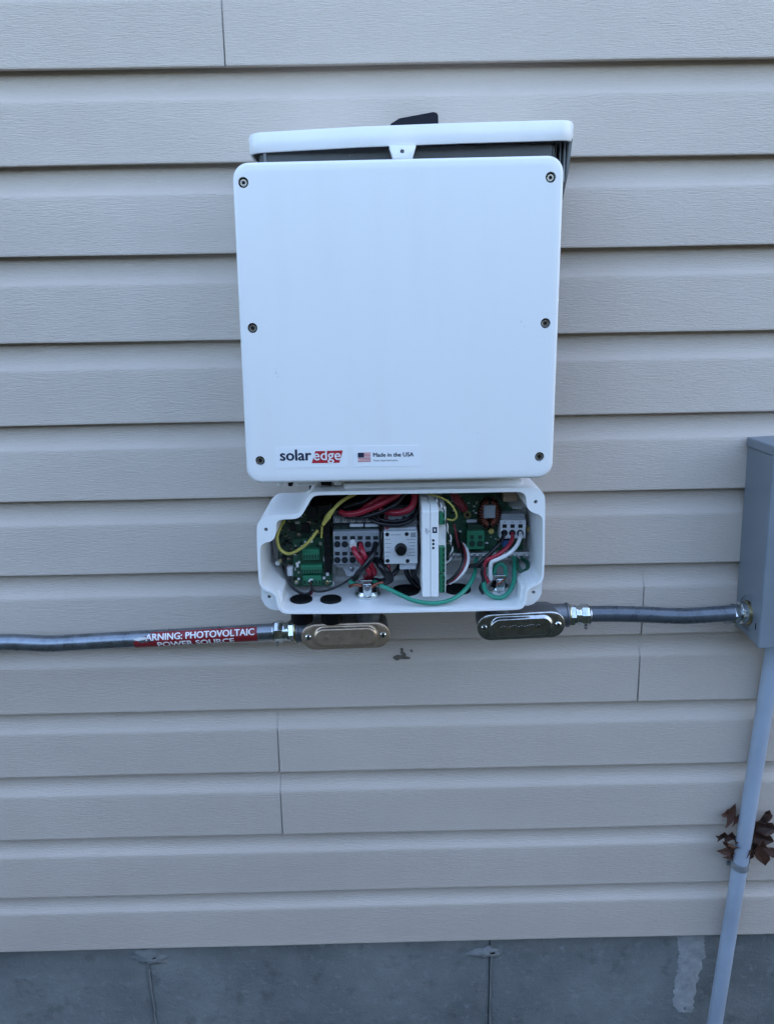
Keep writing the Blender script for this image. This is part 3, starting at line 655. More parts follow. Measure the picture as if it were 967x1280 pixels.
# ---- spring terminal block
YT = -.090
tbk = thing('terminal_block', 'grey spring terminal block with six columns of wire slots', 'terminal block', (at(445, 704, YT).x, YT, at(445, 704, YT).z))
pbox('body', 415.8, 664.5, 474.5, 704.5, YT, .055, TBGREY, tbk, .0012)
pbox('upper_step', 415.8, 656.5, 474.5, 664, YT+.010, .045, SLOT, tbk, .001)
pbox('marker_rail', 415.8, 645.5, 474.5, 655.5, YT+.022, .034, TBGREY, tbk, .001)
for x0, x1 in ((437, 454), (456, 473)): pbox('marker_tag', x0, 655.3, x1, 658.4, YT+.0085, .004, TBLIGHT, tbk, .0004)
COLX = (421.5, 430.8, 440.6, 449.9, 459.8, 469.4)
sq = rd = None
for i, x in enumerate(COLX):
    pbox('slot_upper', x-3.2, 658.6, x+3.2, 663, YT+.0095, .003, CONND, tbk)
    for r_, (sy, cy_) in enumerate(((672.3, 680.3), (692, 700))):
        p = at(x, sy, YT); q = at(x, cy_, YT)
        if sq is None:
            sq = box('release_slot', p.x-.0034, p.x+.0034, YT-.0004, YT+.004, p.z-.0026, p.z+.0026, SLOT, tbk)
            rd = lathe('wire_entry', (q.x, YT+.003, q.z), (0, -1, 0), [(.0033, 0), (.0033, .0036), (.0040, .0039), (.0040, .0044), (.0028, .0046), (0, .0046)], SLOT, tbk, 18)
            dq = W[sq]-p; dr = W[rd]-q
        else: again(sq, p+dq, tbk); again(rd, q+dr, tbk)
    if i: pp = at((x+COLX[i-1])/2, 684, YT); box('partition', pp.x-.0007, pp.x+.0007, YT-.0008, YT+.002, at(x, 703.5, YT).z, at(x, 665.5, YT).z, TBGREY, tbk)
    pk = at(x-2, 652.8, YT+.022); pk2 = at(x+2.2, 652.8, YT+.022)
    if i < 5: bm = bmesh.new(); yy = YT+.0216; add_box(bm, pk.x, pk.x+.0011, yy, yy+.001, pk.z, pk.z+.006); add_box(bm, pk2.x-.0011, pk2.x, yy, yy+.001, pk.z, pk.z+.006); add_box(bm, pk.x+.0011, pk2.x-.0011, yy, yy+.001, pk.z, pk.z+.001); emit('marker', bm, PRINTW, tbk)
fo = prism('mounting_foot', rounded_quad(pxz([(418, 700), (452, 700), (447, 720), (433, 720), (428, 709), (418, 709)], YT+.03), .002, 3), YT+.03, YT+.036, TBLIGHT, tbk, .0006)
lathe('foot_screw', at(439, 711, YT+.03), (0, -1, 0), [(0, 0), (0, .0036), (.0016, .0034), (.0022, .002), (.001, .0014), (.001, 0)], STEEL, fo, 16)

# ---- rotary switch
YS = -.104
sw = thing('rotary_switch', 'pale grey DC switch with a round black knob', 'switch', (at(500, 705, YS).x, YS, at(500, 705, YS).z))
fp = pbox('face_plate', 479.5, 664.6, 521.7, 704.4, YS, .010, FACE, sw, .0008)
pbox('body', 480.5, 660, 521, 704, YS+.0102, .060, TBLIGHT, sw, .001)
pbox('lower_body', 499, 703.5, 522.5, 711.5, YS+.010, .05, TBLIGHT, sw, .0008)
pbox('upper_body', 480, 641, 521, 658.5, YS+.025, .045, TBGREY, sw, .0012)
for px, py in ((486, 652), (496, 651), (505, 648), (514, 646)):
    p = at(px, py, YS+.025); lathe('contact_screw', (p.x, YS+.0252, p.z), (0, -1, 0), [(0, 0), (0, .0032), (.0015, .003), (.0015, 0)], SLOT, sw, 14)
p = at(500.7, 685.8, YS)
lathe('knob', (p.x, YS+.0002, p.z), (0, -1, 0), [(0, 0), (0, .0082), (.003, .0082), (.0034, .0074), (.011, .0070), (.0118, .0062), (.0118, 0)], BLACK, sw, 30)
s0 = None
for px, py in ((483.8, 668), (508, 667.6), (484.2, 701), (509.2, 701.2)):
    p = at(px, py, YS)
    if s0 is None: s0 = lathe('face_screw', (p.x, YS+.0001, p.z), (0, -1, 0), [(0, 0), (0, .0028), (.0008, .0027), (.0008, .0012), (.0003, .001), (.0003, 0)], SLOT, sw, 16); ds = W[s0]-p
    else: again(s0, p+ds, sw)
for x0, x1, y in ((481, 488, 674), (481, 489, 679), (482, 487, 684), (481, 488, 690), (482, 486, 695), (508, 519, 674), (510, 519, 678), (511, 519, 682), (510, 518, 686), (511, 519, 690), (509, 519, 694), (488, 501, 668.2)):
    a = at(x0, y, YS); b = at(x1, y+.55, YS); box('print_line', a.x, b.x, YS-.0003, YS+.0003, b.z, a.z, PRINT, fp)
pbox('print_grid', 513, 665.8, 519.5, 671.5, YS-.0003, .0005, PRINT, fp)
pbox('red_tab', 481, 656.5, 485.5, 661.5, YS+.006, .008, W_DKRED, sw, .0004); pbox('red_tab', 481, 645, 485, 650, YS+.022, .008, W_DKRED, sw, .0004)

# ---- tall white module
YM = -.136
mo = thing('communication_module', 'tall narrow white module with green side connectors', 'module', (at(538, 746, YM).x, YM, at(538, 746, YM).z))
a = at(527, 640, YM); b = at(548, 746, YM); mid = (a.x+b.x)/2+.0002
for x0, x1 in ((a.x, mid-.0002), (mid+.0002, b.x)):                 # two half shells with their parting line
    bm = bmesh.new(); pr = [(YM, b.z), (YM, a.z), (YM+.010, a.z+.007), (YM+.085, a.z+.010), (YM+.085, b.z)]
    A = [bm.verts.new((x0, y, z)) for y, z in pr]; B = [bm.verts.new((x1, y, z)) for y, z in pr]; bm.faces.new(A); bm.faces.new(list(reversed(B)))
    for i in range(5): bm.faces.new((A[i], A[(i+1) % 5], B[(i+1) % 5], B[i]))
    emit('case_half', bm, WHITE2, mo, bevel=.0009)
sd_ = pbox('side_case', 547.6, 634, 557, 740, YM+.016, .068, WHITE2, mo, .0008)
for y0, y1, n in ((641, 656, 2), (684, 716, 5), (719, 741, 4)):
    c = pbox('side_connector', 548.8, y0, 556, y1, YM+.006, .010, CONN, mo, .0008); q0 = at(549, y0, YM+.006); q1 = at(556, y1, YM+.006)
    for i in range(n): zc = q1.z+(q0.z-q1.z)*(i+.5)/n; box('pole', q0.x+.0045, q1.x-.001, YM+.0054, YM+.008, zc-.0022, zc+.0022, CONND, c)
pbox('print_square', 540.3, 659, 546, 666.3, YM-.0003, .0006, PRINTD, mo); pbox('print_gap', 542.3, 661, 544, 664.2, YM-.0005, .0003, PRINTW, mo)
led = None
for y in (675.5, 680, 685):
    p = at(541.3, y, YM)
    if led is None: led = lathe('light_hole', (p.x, YM+.0003, p.z), (0, -1, 0), [(0, 0), (0, .0017), (.0006, .0017), (.0006, 0)], CHIP, mo, 14); dl = W[led]-p
    else: again(led, p+dl, mo)
for x, y0, y1 in ((531.5, 660, 666), (533.5, 661, 668), (535.5, 663, 665.5)):
    a_ = at(x, y0, YM); b_ = at(x+.9, y1, YM); box('print_line', a_.x, b_.x, YM-.0003, YM+.0003, b_.z, a_.z, PRINT, mo)

# ---- power board at the right
YG = -.046
pbd = thing('power_board', 'bright green circuit board at the right of the box with coil and terminals', 'circuit board', (at(612, 698, YG).x, YG, at(612, 698, YG).z))
prism('board', [(at(552, 650, YG).x, -.545), (.180, -.545), (.180, -.578), (.2035, -.590), (.2035, at(612, 699, YG).z), (at(552, 650, YG).x, at(612, 699, YG).z)], YG, YG+.0016, PCB2, pbd)
ct = at(611, 641, YG-.014)
bm = bmesh.new()
for i in range(30):                                                  # copper turns round a ring core
    t = 2*math.pi*i/30
    if 0.42*math.pi < (t % math.pi) < 0.58*math.pi: continue
    c = ct+Vector((.0105*math.cos(t), 0, .0165*math.sin(t))); pts = []
    d = Vector((math.cos(t), 0, math.sin(t)))
    for k in range(9): s = 2*math.pi*k/8; pts.append(c+d*(.0062*math.cos(s))+Vector((0, 1, 0))*(.0085*math.sin(s)))
    add_tube(bm, pts, .0008, 6, 2)
coil = emit('coil_winding', bm, COPPER, pbd, ang=60)
bm = bmesh.new()
R = []
for i in range(28):
    t = 2*math.pi*i/28; d = Vector((math.cos(t), 0, math.sin(t))); c = ct+Vector((.0105*math.cos(t), 0, .0165*math.sin(t)))
    R.append([bm.verts.new(c+d*(.0050*math.cos(s))+Vector((0, .0072*math.sin(s), 0))) for s in [2*math.pi*k/8+.39 for k in range(8)]])
for i in range(28):
    for k in range(8): A, B = R[i], R[(i+1) % 28]; bm.faces.new((A[k], A[(k+1) % 8], B[(k+1) % 8], B[k]))
emit('coil_core', bm, DARK, pbd, ang=70)
pbox('coil_block', 604.5, 632, 619, 648, YG-.026, .026, TBGREY, pbd, .0016)
pbox('relay', 629, 614, 646, 627, YG-.020, .0198, TAN, pbd, .001)
t3 = pbox('power_terminal', 625, 650.5, 656.5, 673, YG-.026, .0258, TBLIGHT, pbd, .001); Y3 = YG-.026
pbox('terminal_top', 626, 642.5, 655.5, 650, YG-.018, .0178, TBGREY, pbd, .001)
for x in (630.3, 640.2, 650):
    p = at(x, 657.6, Y3); box('release_slot', p.x-.003, p.x+.003, Y3-.0003, Y3+.002, p.z-.0026, p.z+.0026, CHIP, t3)
    p = at(x-.4, 666.2, Y3); lathe('wire_entry', (p.x, Y3+.002, p.z), (0, -1, 0), [(.0022, 0), (.0022, .0040), (.0028, .0043), (.0028, .0047), (.001, .0049), (0, .0049)], SLOT, t3, 18)
    p = at(x, 652.6, Y3); box('print_mark', p.x-.0008, p.x+.0008, Y3-.0002, Y3+.001, p.z-.0006, p.z+.0006, CHIP, t3)
t2 = pbox('green_terminal', 583.5, 664, 605, 686.5, YG-.022, .0218, CONN, pbd, .001); Y2 = YG-.022
pbox('terminal_top', 584, 656, 604.5, 663.5, YG-.016, .0158, CONND, pbd, .0008)
for x in (589.5, 599.6):
    p = at(x, 671.5, Y2); box('release_slot', p.x-.0028, p.x+.0028, Y2-.0003, Y2+.002, p.z-.0028, p.z+.0028, CONND, t2)
    p = at(x, 679.5, Y2); lathe('wire_entry', (p.x, Y2+.002, p.z), (0, -1, 0), [(.0022, 0), (.0022, .0036), (.0028, .0039), (.0028, .0044), (.001, .0046), (0, .0046)], CONND, t2, 18)
for x in (598, 604): pass
pbox('blue_capacitor', 628, 676, 638, 684, YG-.014, .0138, mat('blue_part', (0.02, 0.07, 0.20), 0.4), pbd, .001)
for px, py in ((613.5, 664), (661.5, 662)): cyl('varistor', at(px, py, YG-.008), at(px, py, YG), .0042, mat('yellow_part', (0.42, 0.30, 0.05), 0.45), pbd, 18, .0008)
pbox('white_strip', 583, 650, 596, 653, YG-.004, .0038, TBLIGHT, pbd, .0004)
pbox('slot_connector', 569, 667, 575, 684, YG-.012, .0118, CHIP, pbd, .0006)
random.seed(5)
for i in range(120):
    px = random.uniform(558, 660); py = random.uniform(616, 697)
    if 583 < px < 606 and py > 655 or 624 < px < 657 and 612 < py < 674 or 600 < px < 622 and py < 660: continue
    s = random.choice((.0009, .0012, .0018)); p = at(px, py, YG); box('component', p.x-s, p.x+s*1.3, YG-.001-s*.4, YG+.0002, p.z-s*.6, p.z+s*.6, random.choice((CHIP, SOLDER, PRINTW, TAN)), pbd)
for i in range(3):
    a = at(640, 634.5+i*3.1, YG); b = at(640+random.uniform(8, 14)-i*2, 635.6+i*3.1, YG); box('print_line', a.x, b.x, YG-.0002, YG+.0004, b.z, a.z, PRINT if i else PRINTW, pbd)
# ---- earth bar
YE = -.064
eb = thing('earth_bar', 'narrow metal earth bar with a row of screws under the green board', 'earth bar', (at(612, 699, YE).x, YE, at(612, 699, YE).z))
pbox('bar', 561, 692, 664, 699.3, YE, .010, SOLDER, eb, .0008)
s0 = None
for x in (566, 573.5, 581, 589, 596.5, 604.5, 636, 643.7, 651.5, 659):
    p = at(x, 695.5, YE)
    if s0 is None: s0 = lathe('bar_screw', (p.x, YE+.0001, p.z), (0, -1, 0), [(0, 0), (0, .0031), (.0012, .0030), (.0016, .0024), (.0016, .0012), (.0006, .0010), (.0006, 0)], STEEL, eb, 16); ds = W[s0]-p
    else: again(s0, p+ds, eb)

# ---- wires: (x, y in the photo, depth)
def wire(pts, r, material, label, name='wire', rfun=None, group='wires in the wiring box'):
    return tag(tube(name, [at(*p) for p in pts], r, material, None, 12, 8, rfun), label, 'wire', group)
wire([(425, 640, -.082), (433, 642.5, -.088), (446, 641.5, -.092), (462, 636, -.094), (480, 628, -.093), (496, 619, -.088), (505, 610, -.08)], .0043, W_RED, 'long thick red wire arching over the terminal block')
wire([(449, 640, -.070), (458, 633, -.078), (470, 626, -.08), (484, 617, -.078), (492, 609, -.07)], .0043, W_RED, 'short red wire above and behind the long arching red one')
wire([(474, 637, -.085), (487, 640.5, -.088), (500, 640.5, -.092), (511, 636.5, -.094), (517, 628, -.09), (518, 614, -.08)], .0045, W_RED, 'thick red wire curving up over the switch')
wire([(432, 646, -.084), (445, 647, -.088), (458, 645.5, -.095), (475, 640.5, -.098), (488, 634, -.098), (498, 627, -.092), (506, 616, -.085)], .0030, W_BLK, 'black wire running just below the arching red wire')
wire([(461, 646, -.086), (467, 651, -.092), (478, 655, -.098), (494, 656.5, -.100), (508, 653.5, -.100), (517, 647.5, -.096), (521, 638, -.088)], .0029, W_BLK, 'black wire drooping across the top of the switch')
wire([(463, 642, -.080), (473, 648, -.088), (488, 651.5, -.094), (505, 650, -.094), (517, 643, -.088)], .0022, W_BLK, 'thin black wire drooping behind the thicker one over the switch')
xL, yL = bpL.x, bpL.y
wt = lambda dx, dy: (0, 0, 0)
def wirew(pts, r, material, label, name='wire'):
    return tag(tube(name, [at(*p) if not isinstance(p, Vector) else p for p in pts], r, material, None, 12, 8), label, 'wire', 'wires in the wiring box')
def thr(b, dx, dy, dz): return Vector((b.x+dx, b.y+dy, FZ+dz))
rw = wirew([(441, 680, YT+.004), (442.5, 687, YT-.010), (448, 697, YT-.016), (455, 706, YT-.014), (461, 716, YT-.012), thr(bpL, -.002, -.002, .028), thr(bpL, -.001, .0, .004)], .0039, W_RED, 'red wire with white tip leaving the third terminal slot')
wirew([(450.5, 679, YT+.004), (452, 687, YT-.010), (457, 697, YT-.014), (463, 706, YT-.010), (468, 716, YT-.008), thr(bpL, .006, .003, .028), thr(bpL, .005, .004, .004)], .0039, W_RED, 'red wire leaving the fourth terminal slot')
cyl('wire_tip', at(440.6, 677.5, YT-.001), at(441.3, 682.5, YT-.009), .0048, W_WHT, rw, 14)
wirew([(468.5, 680, YT+.004), (467.5, 687, YT-.012), (463.5, 697, YT-.022), (456, 708, YT-.024), (448, 716, YT-.018), (444, 723, YT-.010)], .0040, W_BLK, 'thick black wire crossing in front of the two red ones')
wirew([(470, 699, YT-.002), (474, 706, YT-.014), (479, 714, YT-.016), (484, 723, YT-.010), (476, 727, YT-.004), thr(bpL, .009, -.003, .022), thr(bpL, .007, -.003, .004)], .0043, W_BLK, 'thick black wire bending down right of the red pair')
wire([(473, 702, -.085), (480, 712, -.095), (488, 719, -.095), (495, 714, -.09), (500, 706, -.08)], .0036, W_BLK, 'black wire hooking up under the switch')
wire([(484.2, 700, -.090), (485, 708, -.098), (486, 716, -.094), (484, 724, -.088)], .0032, W_DKRED, 'short dark red wire under the lower left corner of the switch')
wire([(507, 706, -.075), (508, 716, -.072), (514, 726, -.07), (523, 735, -.068), (534, 740, -.06)], .0036, W_BLK, 'black wire sloping behind the foot of the white module')
wire([(515, 706, -.075), (516, 714, -.078), (520, 724, -.076), (528, 731, -.07)], .0036, W_BLK, 'upper black wire sloping behind the white module')
wire([(353, 707, -.072), (355, 714, -.078), (360, 726, -.084), (368, 736.5, -.088), (378, 742, -.090), (386, 741.5, -.090), (389.5, 737, -.090), (389, 730, -.088)], .0019, W_BLK, 'thin black wire looping below the left circuit board')
wire([(389, 729, -.090), (391, 737, -.092), (398, 739.5, -.092), (412, 737, -.094), (428, 730, -.096), (440, 722, -.100), (449, 716, -.102)], .0016, W_BLK, 'thin black wire from green connector towards the terminal block')
wire([(388, 728, -.088), (389.5, 735, -.090), (390, 741, -.090), (387, 744, -.088)], .0012, W_DKRED, 'tiny dark red wire at the lowest green connector')
wire([(391, 724.5, -.0885), (388, 724.5, -.089), (386, 727, -.089)], .0012, W_WHT, 'tiny white lead at the lowest green connector')
wire([(355, 652, -.070), (350, 660, -.084), (346.5, 672, -.092), (350, 686, -.096), (360, 692, -.098), (372, 688, -.100), (386, 677, -.102), (397, 663, -.102)], .0021, W_YEL, 'yellow wire looping low over the left circuit board')
wire([(403.5, 656, -.104), (409, 647, -.106), (414, 640, -.106), (422, 631, -.104), (432, 623.5, -.100), (444, 617.5, -.09)], .0024, W_YEL, 'yellow wire sleeve rising to the top rim', rfun=lambda t: .0024+.0018*max(0, 1-abs(t-.25)/.25))
wire([(401.5, 672, -.094), (402, 664, -.096), (402.5, 658, -.098)], .0014, W_YEL, 'short yellow wire end below the yellow sleeve')
gw = wirew([thr(bpL, .010, -.010, .024), (476, 732, -.115), (486, 736.5, -.122), (500, 743.5, -.130), (518, 751, -.134), (540, 754, -.135), (560, 751, -.132), (576, 742, -.122), (588, 728, -.105), (593.5, 714, -.088), (594.5, 699, -.068)], .0030, W_GRN, 'long green wire sagging along the front of the box floor')
wirew([(642, 697, -.066), (642.5, 710, -.085), (642, 726, -.100), (636, 740, -.112), (625, 747, -.118), (612, 744, -.115), (605, 735, -.105), (604.5, 724, -.095), (606, 716, -.085)], .0032, W_GRN, 'green wire making a wide loop at the right of the box')
wire([(652, 698, -.066), (659, 704, -.078), (658, 712, -.088), (651, 714, -.088), (646, 706, -.080), (646, 699, -.066)], .0029, W_DGRN, 'dark green wire curled tightly under the right end of the earth bar')
wire([(617, 718, -.090), (619, 709, -.092), (625, 704.5, -.092), (630.5, 709, -.092), (631.5, 718, -.092), (629, 726, -.09)], .0030, W_GRN, 'short green arch above the right steel bushing')
wire([(630, 666, YG-.022), (626, 676, -.090), (617, 687, -.098), (606, 698, -.100), (595, 706, -.098), (586, 708, -.09)], .0029, W_BLK, 'black wire leaving the first slot of the right terminal')
wire([(640, 666, YG-.022), (639.5, 675, -.090), (633, 685, -.100), (621, 694, -.105), (609, 700, -.105), (605, 708, -.100), (605, 718, -.098), (610, 728, -.096)], .0028, W_RED, 'red wire leaving the middle slot of the right terminal')
wire([(650, 665, YG-.022), (649.5, 673, -.090), (644, 684, -.102), (634, 693, -.108), (622, 699, -.110), (614, 703, -.108), (612.5, 712, -.104), (613, 724, -.098)], .0027, W_WHT, 'white wire leaving the last slot of the right terminal')
wire([(604, 706, -.10), (602, 716, -.102), (604, 726, -.10), (600, 735, -.095), (604, 742, -.095)], .0024, W_BLK, 'black wire hanging left of the right green loop')
wire([(462, 690, -.088), (459, 700, -.104), (452, 711, -.106), (446, 719, -.098), (441, 728, -.09)], .0026, W_BLK, 'thin black wire beside the thick crossing black one')
wire([(476, 700, -.088), (483, 712, -.102), (489, 724, -.098), (480, 730, -.092)], .0034, W_BLK, 'outer black wire of the bend below the switch')
wire([(478, 664, -.09), (476.5, 676, -.094), (477, 690, -.094), (475, 704, -.09)], .0018, W_BLK, 'thin black wire in the gap between terminal block and switch')
wire([(430, 634, -.08), (441, 631, -.088), (455, 627, -.09), (466, 619, -.085)], .0026, W_BLK, 'black wire above the arching red wire near the yellow sleeve')
wire([(522, 668, -.10), (524, 684, -.104), (523, 700, -.10), (520, 716, -.09)], .0020, W_BLK, 'black wire in the gap between switch and white module')
wire([(567, 655, -.08), (569, 664, -.084), (571, 676, -.082), (574, 686, -.07)], .0015, W_DKRED, 'thin dark red wire left of the green two-way terminal')
wire([(594, 706, -.085), (600, 708, -.092), (607, 707, -.094), (612, 703, -.092)], .0028, W_BLK, 'black wire crossing under the red and white wires')
wire([(632, 722, -.095), (627, 727, -.10), (620, 731, -.102)], .0013, COPPER, 'bare copper strands at the right bushing')
wire([(437, 733, -.105), (443, 731, -.112), (452, 732, -.116)], .0022, COPPER, 'bare copper strands left of the left bushing')
wire([(478, 728, -.112), (470, 730, -.116), (464, 734, -.118)], .0020, COPPER, 'bare copper strands right of the left bushing')
wire([(437, 727, -.10), (442, 730, -.106), (448, 732, -.11)], .0028, W_GRN, 'short green wire end left of the left bushing')
def twisted(core, m_, ph, label):
    S = spline([at(*p) for p in core], 14); pts = []
    for i in range(0, len(S), 2):
        t = (S[min(i+1, len(S)-1)]-S[max(i-1, 0)]).normalized(); a, b = frame_of(t); s = i*0.42+ph; pts.append(S[i]+(a*math.cos(s)+b*math.sin(s))*.0009)
    return tag(tube('wire', pts, .0009, m_, None, 8, 3), label, 'wire', 'wires in the wiring box')
core = [(544, 622, -.11), (549, 629, -.122), (553.5, 638, -.126), (556, 648, -.128), (559, 660, -.126), (563, 674, -.122), (564.5, 687, -.118), (562, 698, -.115), (556, 707, -.112)]
twisted(core, W_WHT, 0, 'white strand of the twisted pair beside the module'); twisted(core, W_BLK, math.pi, 'black strand of the twisted pair beside the module')
wire([(534, 617.5, -.10), (545, 620, -.112), (557, 625, -.118), (566, 634, -.118), (570.5, 645, -.112), (566, 650, -.106), (558, 649, -.11)], .0013, W_YEL, 'thin yellow wire arching right of the white module')
for i, (m_, dx, lb_) in enumerate(((W_DKRED, 0, 'dark red wire of the bundle right of the module'), (W_WHT, 3.4, 'white wire of the bundle right of the module'), (W_BLK, -2.8, 'black wire of the bundle right of the module'))):
    wire([(577+dx*.3, 680, -.062), (580+dx, 688, -.078), (581.5+dx, 700, -.09), (577+dx, 713, -.098), (568+dx, 723, -.100), (558+dx, 729, -.095)], .0024, m_, lb_)
# red ring lug at the top of the power board
rl = thing('ring_lug_cable', 'red sleeved cable end with a metal ring lug at the board top', 'cable', tuple(at(581, 640, YG-.004)), None)
tube('sleeve', [at(565, 610, -.075), at(568, 620, -.078), at(575, 630, -.074), at(579.5, 636, -.066)], .0058, W_DKRED, rl, 16)
pA = at(579, 636, -.064); pB = at(584, 643.5, -.056); d = (pB-pA).normalized()
bm = bmesh.new(); add_lathe(bm, pB+Vector((0, .002, 0)), (0, -1, 0), [(0, 0), (0, .0052), (.002, .0052), (.002, 0)], 20); add_lathe(bm, pA-d*.004, d, [(0, 0), (0, .0040), (.008, .0040), (.011, .0025), (.011, 0)], 16); emit('lug', bm, CHROMATE, rl)
lathe('lug_bolt', pB, (0, -1, 0), [(0, 0), (0, .0026), (.0025, .0025), (.0025, 0)], CHIP, rl, 12)

# ================================================================== CONDUIT BODIES UNDER THE BOX
def fitting_x(label, xpx0, xpx1, cy, Y, rpx, flip=False, extra=()):
    """compression fitting lying along X: gland nut, neck, lock ring"""
    p0 = at(xpx0, cy[0], Y); p1 = at(xpx1, cy[1], Y); L = (p1-p0).length; d = (p1-p0).normalized(); k = ((p0-CP).dot(CF))/FPX; r = rpx*k
    t = thing('conduit_fitting', label, 'fitting', tuple(p0), 'steel compression fittings on the conduits')
    s = (lambda a, b: (p0+d*(L*a), d, L*(b-a))) if not flip else (lambda a, b: (p1-d*(L*a), -d, L*(b-a)))
    o, dd, l = s(0, .40); lathe('gland_nut', o, dd, [(0, r*.80), (l*.12, r*.97), (l*.3, r*1.0), (l*.8, r*1.0), (l, r*.93), (l, r*.70)], ZINC, t, 8, phase=.3, bevel=.0006)
    o, dd, l = s(-.06, .02); lathe('gland_lip', o, dd, [(0, r*.72), (0, r*.84), (l*.7, r*.88), (l, r*.78)], STEEL, t, 28)
    o, dd, l = s(.40, .66); lathe('neck', o, dd, [(0, r*.70), (0, r*.80), (l*.3, r*.84), (l*.35, r*.74), (l*.6, r*.74), (l*.65, r*.86), (l, r*.86)], ZINC, t, 28)
    o, dd, l = s(.66, .90); lathe('hex_collar', o, dd, [(0, r*.7), (0, r*.92), (l*.1, r*.96), (l*.9, r*.96), (l, r*.9), (l, r*.6)], ZINC, t, 6, bevel=.0008, phase=.1)
    o, dd, l = s(.90, 1.0); lathe('lock_ring', o, dd, [(0, r*.6), (0, r*1.0), (l*.5, r*1.04), (l, r*1.0), (l, r*.6)], CHROMATE, t, 28)
    bm = bmesh.new(); o, dd, l = s(.12, .3); add_lathe(bm, o+Vector((0, -.3*r, -r*.98)), (0, -.2, -1), [(0, 0), (0, .003), (.004, .003), (.004, 0)], 10); emit('set_screw', bm, STEEL, t)
    return t
def conduit_body(label, c1, c2, rpx, plate_mat, hub_p, end_px, end_cy, end_sign, endY, name='pull_elbow'):
    Yc = -.099
    A = at(*c1, Yc); B = at(*c2, Yc); cx, cz = (A.x+B.x)/2, (A.z+B.z)/2; hl = math.hypot(B.x-A.x, B.z-A.z)/2; an = math.atan2(B.z-A.z, B.x-A.x); R_ = rpx/FPX*((A-CP).dot(CF))
    t = thing(name, label, 'conduit body', (cx, -.07, cz-R_), 'conduit bodies under the wiring box')
    st = lambda r, h=hl: stadium(cx, cz, h, r, an, 14)
    layered('body', [(st(R_*.97), Yc+.0012), (st(R_*.97), Yc+.006), (st(R_*.90), Yc+.008), (st(R_*.92), -.075), (st(R_*.86), -.055), (st(R_*.6, hl*.95), -.042), (st(R_*.2, hl*.9), -.038)], CASTAL, t)
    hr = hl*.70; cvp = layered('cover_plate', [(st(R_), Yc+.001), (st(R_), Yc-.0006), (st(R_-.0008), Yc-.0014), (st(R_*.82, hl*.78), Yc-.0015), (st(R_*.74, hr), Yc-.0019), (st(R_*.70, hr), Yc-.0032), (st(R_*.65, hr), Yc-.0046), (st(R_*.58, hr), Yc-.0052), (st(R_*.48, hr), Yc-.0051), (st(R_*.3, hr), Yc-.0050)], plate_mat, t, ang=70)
    for q in (-1, 1):
        px_, pz_ = cx+q*(hl+R_*.50)*math.cos(an), cz+q*(hl+R_*.50)*math.sin(an)
        sc_ = lathe('plate_screw', (px_, Yc-.0013, pz_), (0, -1, 0), [(0, 0), (0, .0044), (.0010, .0043), (.0022, .0030), (.0024, 0)], ZINC, t, 20)
        for an2 in (.6, .6+math.pi/2):
            bm = bmesh.new(); add_box(bm, -.0026, .0026, -.0004, .0003, -.0005, .0005)
            for v in bm.verts: v.co = Matrix.Rotation(an2, 3, 'Y') @ v.co+Vector((px_, Yc-.0036-.0001*an2, pz_))
            emit('slot', bm, DARK, sc_)
    # worn stamped marks on the plate: a ring and a few strokes
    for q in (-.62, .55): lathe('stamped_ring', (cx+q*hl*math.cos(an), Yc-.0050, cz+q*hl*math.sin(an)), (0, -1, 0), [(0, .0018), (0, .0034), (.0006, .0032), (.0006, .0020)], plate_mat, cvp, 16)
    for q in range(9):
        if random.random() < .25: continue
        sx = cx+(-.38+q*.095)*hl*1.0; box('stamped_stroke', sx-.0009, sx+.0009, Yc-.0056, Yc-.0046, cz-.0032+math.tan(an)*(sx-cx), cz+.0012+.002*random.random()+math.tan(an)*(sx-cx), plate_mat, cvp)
    lathe('top_hub', (hub_p.x, max(hub_p.y, -.080), cz), (0, 0, 1), [(0, 0), (0, .0165), (FZ-.006-cz-.010, .0165), (FZ-.006-cz-.009, .0205), (FZ-.0045-cz, .0205), (FZ-.0045-cz, 0)], CASTAL, t, 32)
    e0 = at(end_px, end_cy, endY); lathe('end_hub', (cx+end_sign*hl*.6, endY, e0.z), (end_sign, 0, 0), [(0, 0), (0, .0165), (abs(e0.x-cx-end_sign*hl*.6)-.004, .0165), (abs(e0.x-cx-end_sign*hl*.6)-.003, .0178), (abs(e0.x-cx-end_sign*hl*.6), .0178), (abs(e0.x-cx-end_sign*hl*.6), 0)], CASTAL, t, 32)
    return t
random.seed(3)
CY = -.068
conduit_body('left conduit body with a tan-reflecting oval steel cover plate under the box', (394, 796), (470, 793.5), 17.2, TANREFL, bpL, 371, 788.5, -1, CY)
conduit_body('right conduit body with a dark steel oval cover plate under the box', (613.5, 784), (688, 780.5), 17.6, DKPLATE, bpR, 709, 768.5, 1, CY)
fitting_x('steel compression fitting at the left end of the left conduit body', 343, 371, (789.5, 788), CY, 14)
fitting_x('steel compression fitting right of the dark-plated conduit body', 708, 735, (768.5, 768.5), CY, 14, True)

